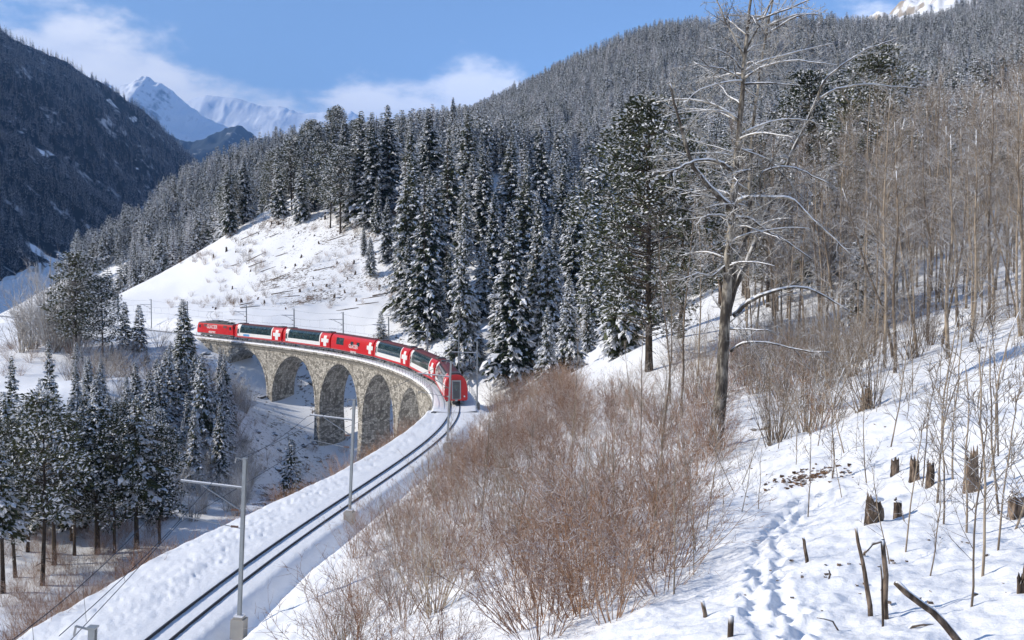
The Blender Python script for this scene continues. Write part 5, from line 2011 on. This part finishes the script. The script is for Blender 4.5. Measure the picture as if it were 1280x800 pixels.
for i in range(260):
    px = rg.gauss(1012, 17); py = rg.gauss(598, 6) + (px - 1012) * .18
    u_ = (px - 640) / F * cd; yy = cd + (600 - py) * .07
    x = u_; y = yy
    clod(b, (x - cx, y - cy, gz(x, y) - cz + .02), rg.uniform(.015, .06) * rg.uniform(.6, 1.3), rg)
o = obj('earth_clods', b.mesh('earth_clods', ['earth']), None, (cx, cy, cz))
tag(o, 'patch of brown earth clods and bark scattered on the snow mound', 'earth', kind='stuff')
b = MB()
for i in range(700):
    px = rg.uniform(830, 1290); d_ = rg.uniform(10, 36)
    x = (px - 640) / F * d_; y = d_
    b_ = rg.random()
    if vnoise(np.array([x * .5]), np.array([y * .5]))[0] < -.02:
        continue
    clod(b, (x, y, gz(x, y) + .01), rg.uniform(.008, .035), rg)
tag(obj('bark_litter', b.mesh('bark_litter', ['dead_wood'])), 'crumbs of bark and dead leaves strewn over the near snow', 'litter', kind='stuff')

# ------------------------------------------------------------------ gorge rocks, clear-cut stumps and logs
def rock_mesh(seed):
    rg_ = np.random.default_rng(seed)
    b = MB()
    V = []
    k, rings = 9, 6
    for i in range(rings):
        th = math.pi * (i + .5) / rings
        for j in range(k):
            a = 6.283 * (j + .5 * (i % 2)) / k
            r_ = rg_.uniform(.7, 1.15)
            V.append((math.sin(th) * math.cos(a) * r_, math.sin(th) * math.sin(a) * r_ * .8, math.cos(th) * r_ * .65))
    Fs = [(i * k + j, (i + 1) * k + j, (i + 1) * k + (j + 1) % k, i * k + (j + 1) % k) for i in range(rings - 1) for j in range(k)]
    Fs += [tuple(range(k)), tuple((rings - 1) * k + j for j in range(k))[::-1]]
    b.add(V, Fs)
    return b.mesh('rock', ['rock'], False)


material('rock', m_bark((.06, .058, .055), (.20, .19, .175), .55, .85, 3, .9))
ROCKS = [rock_mesh(300 + i) for i in range(4)]
PLACED.clear()
pts = scatter(110, (190, 470), (125, 215), lambda px, py, d_, s, n_: 200 < px < 460 and py > 440 and abs(n_) > 3, 2.0, 95)
for (x, y, z, d_, px) in pts:
    o = obj('rock', random.choice(ROCKS), None, (x, y, z))
    s_ = random.uniform(.35, 1.0)
    o.scale = (s_ * 1.3, s_, s_ * random.uniform(.6, 1)); o.rotation_euler = (random.uniform(-.3, .3), random.uniform(-.3, .3), random.uniform(0, 6))
    tag(o, 'dark rock poking through the snow in the shaded gorge by the viaduct', 'rock', 'rocks in the gorge')
SM = [stump_mesh(320 + i, .9, .28) for i in range(4)]
pts = scatter(48, (240, 520), (236, 320), lambda px, py, d_, s, n_: n_ > 8 and 265 < px < 500 and 280 < py < 425, 3, 96)
for (x, y, z, d_, px) in pts:
    o = obj('cut_stump', random.choice(SM), None, (x, y, z)); s_ = random.uniform(.45, 1.0); o.scale = (s_, s_, s_ * random.uniform(.7, 1.6)); o.rotation_euler = (random.uniform(-.25, .25), random.uniform(-.25, .25), random.uniform(0, 6))
    tag(o, 'cut stump dotting the clear-cut snow slope above the train', 'stump', 'stumps on the clear-cut slope')
lb = MB(); lb.tube([(-2.6, 0, .1), (0, .1, .16), (2.6, 0, .1)], [.14, .12, .07], 6); LOGM = lb.mesh('log', ['dead_wood'], True)
pts = scatter(30, (240, 540), (232, 320), lambda px, py, d_, s, n_: n_ > 8 and 280 < px < 530 and 285 < py < 420, 3, 97)
for (x, y, z, d_, px) in pts:
    o = obj('felled_log', LOGM, None, (x, y, z)); s_ = random.uniform(.6, 1.4); o.scale = (s_, s_, s_)
    e = 1.5
    gx_ = (gz(x + e, y) - gz(x - e, y)) / (2 * e)
    o.rotation_euler = (0, -math.atan(gx_), random.gauss(.0, .25))
    tag(o, 'felled log lying on the clear-cut snow slope above the train', 'log', 'logs on the clear-cut slope')
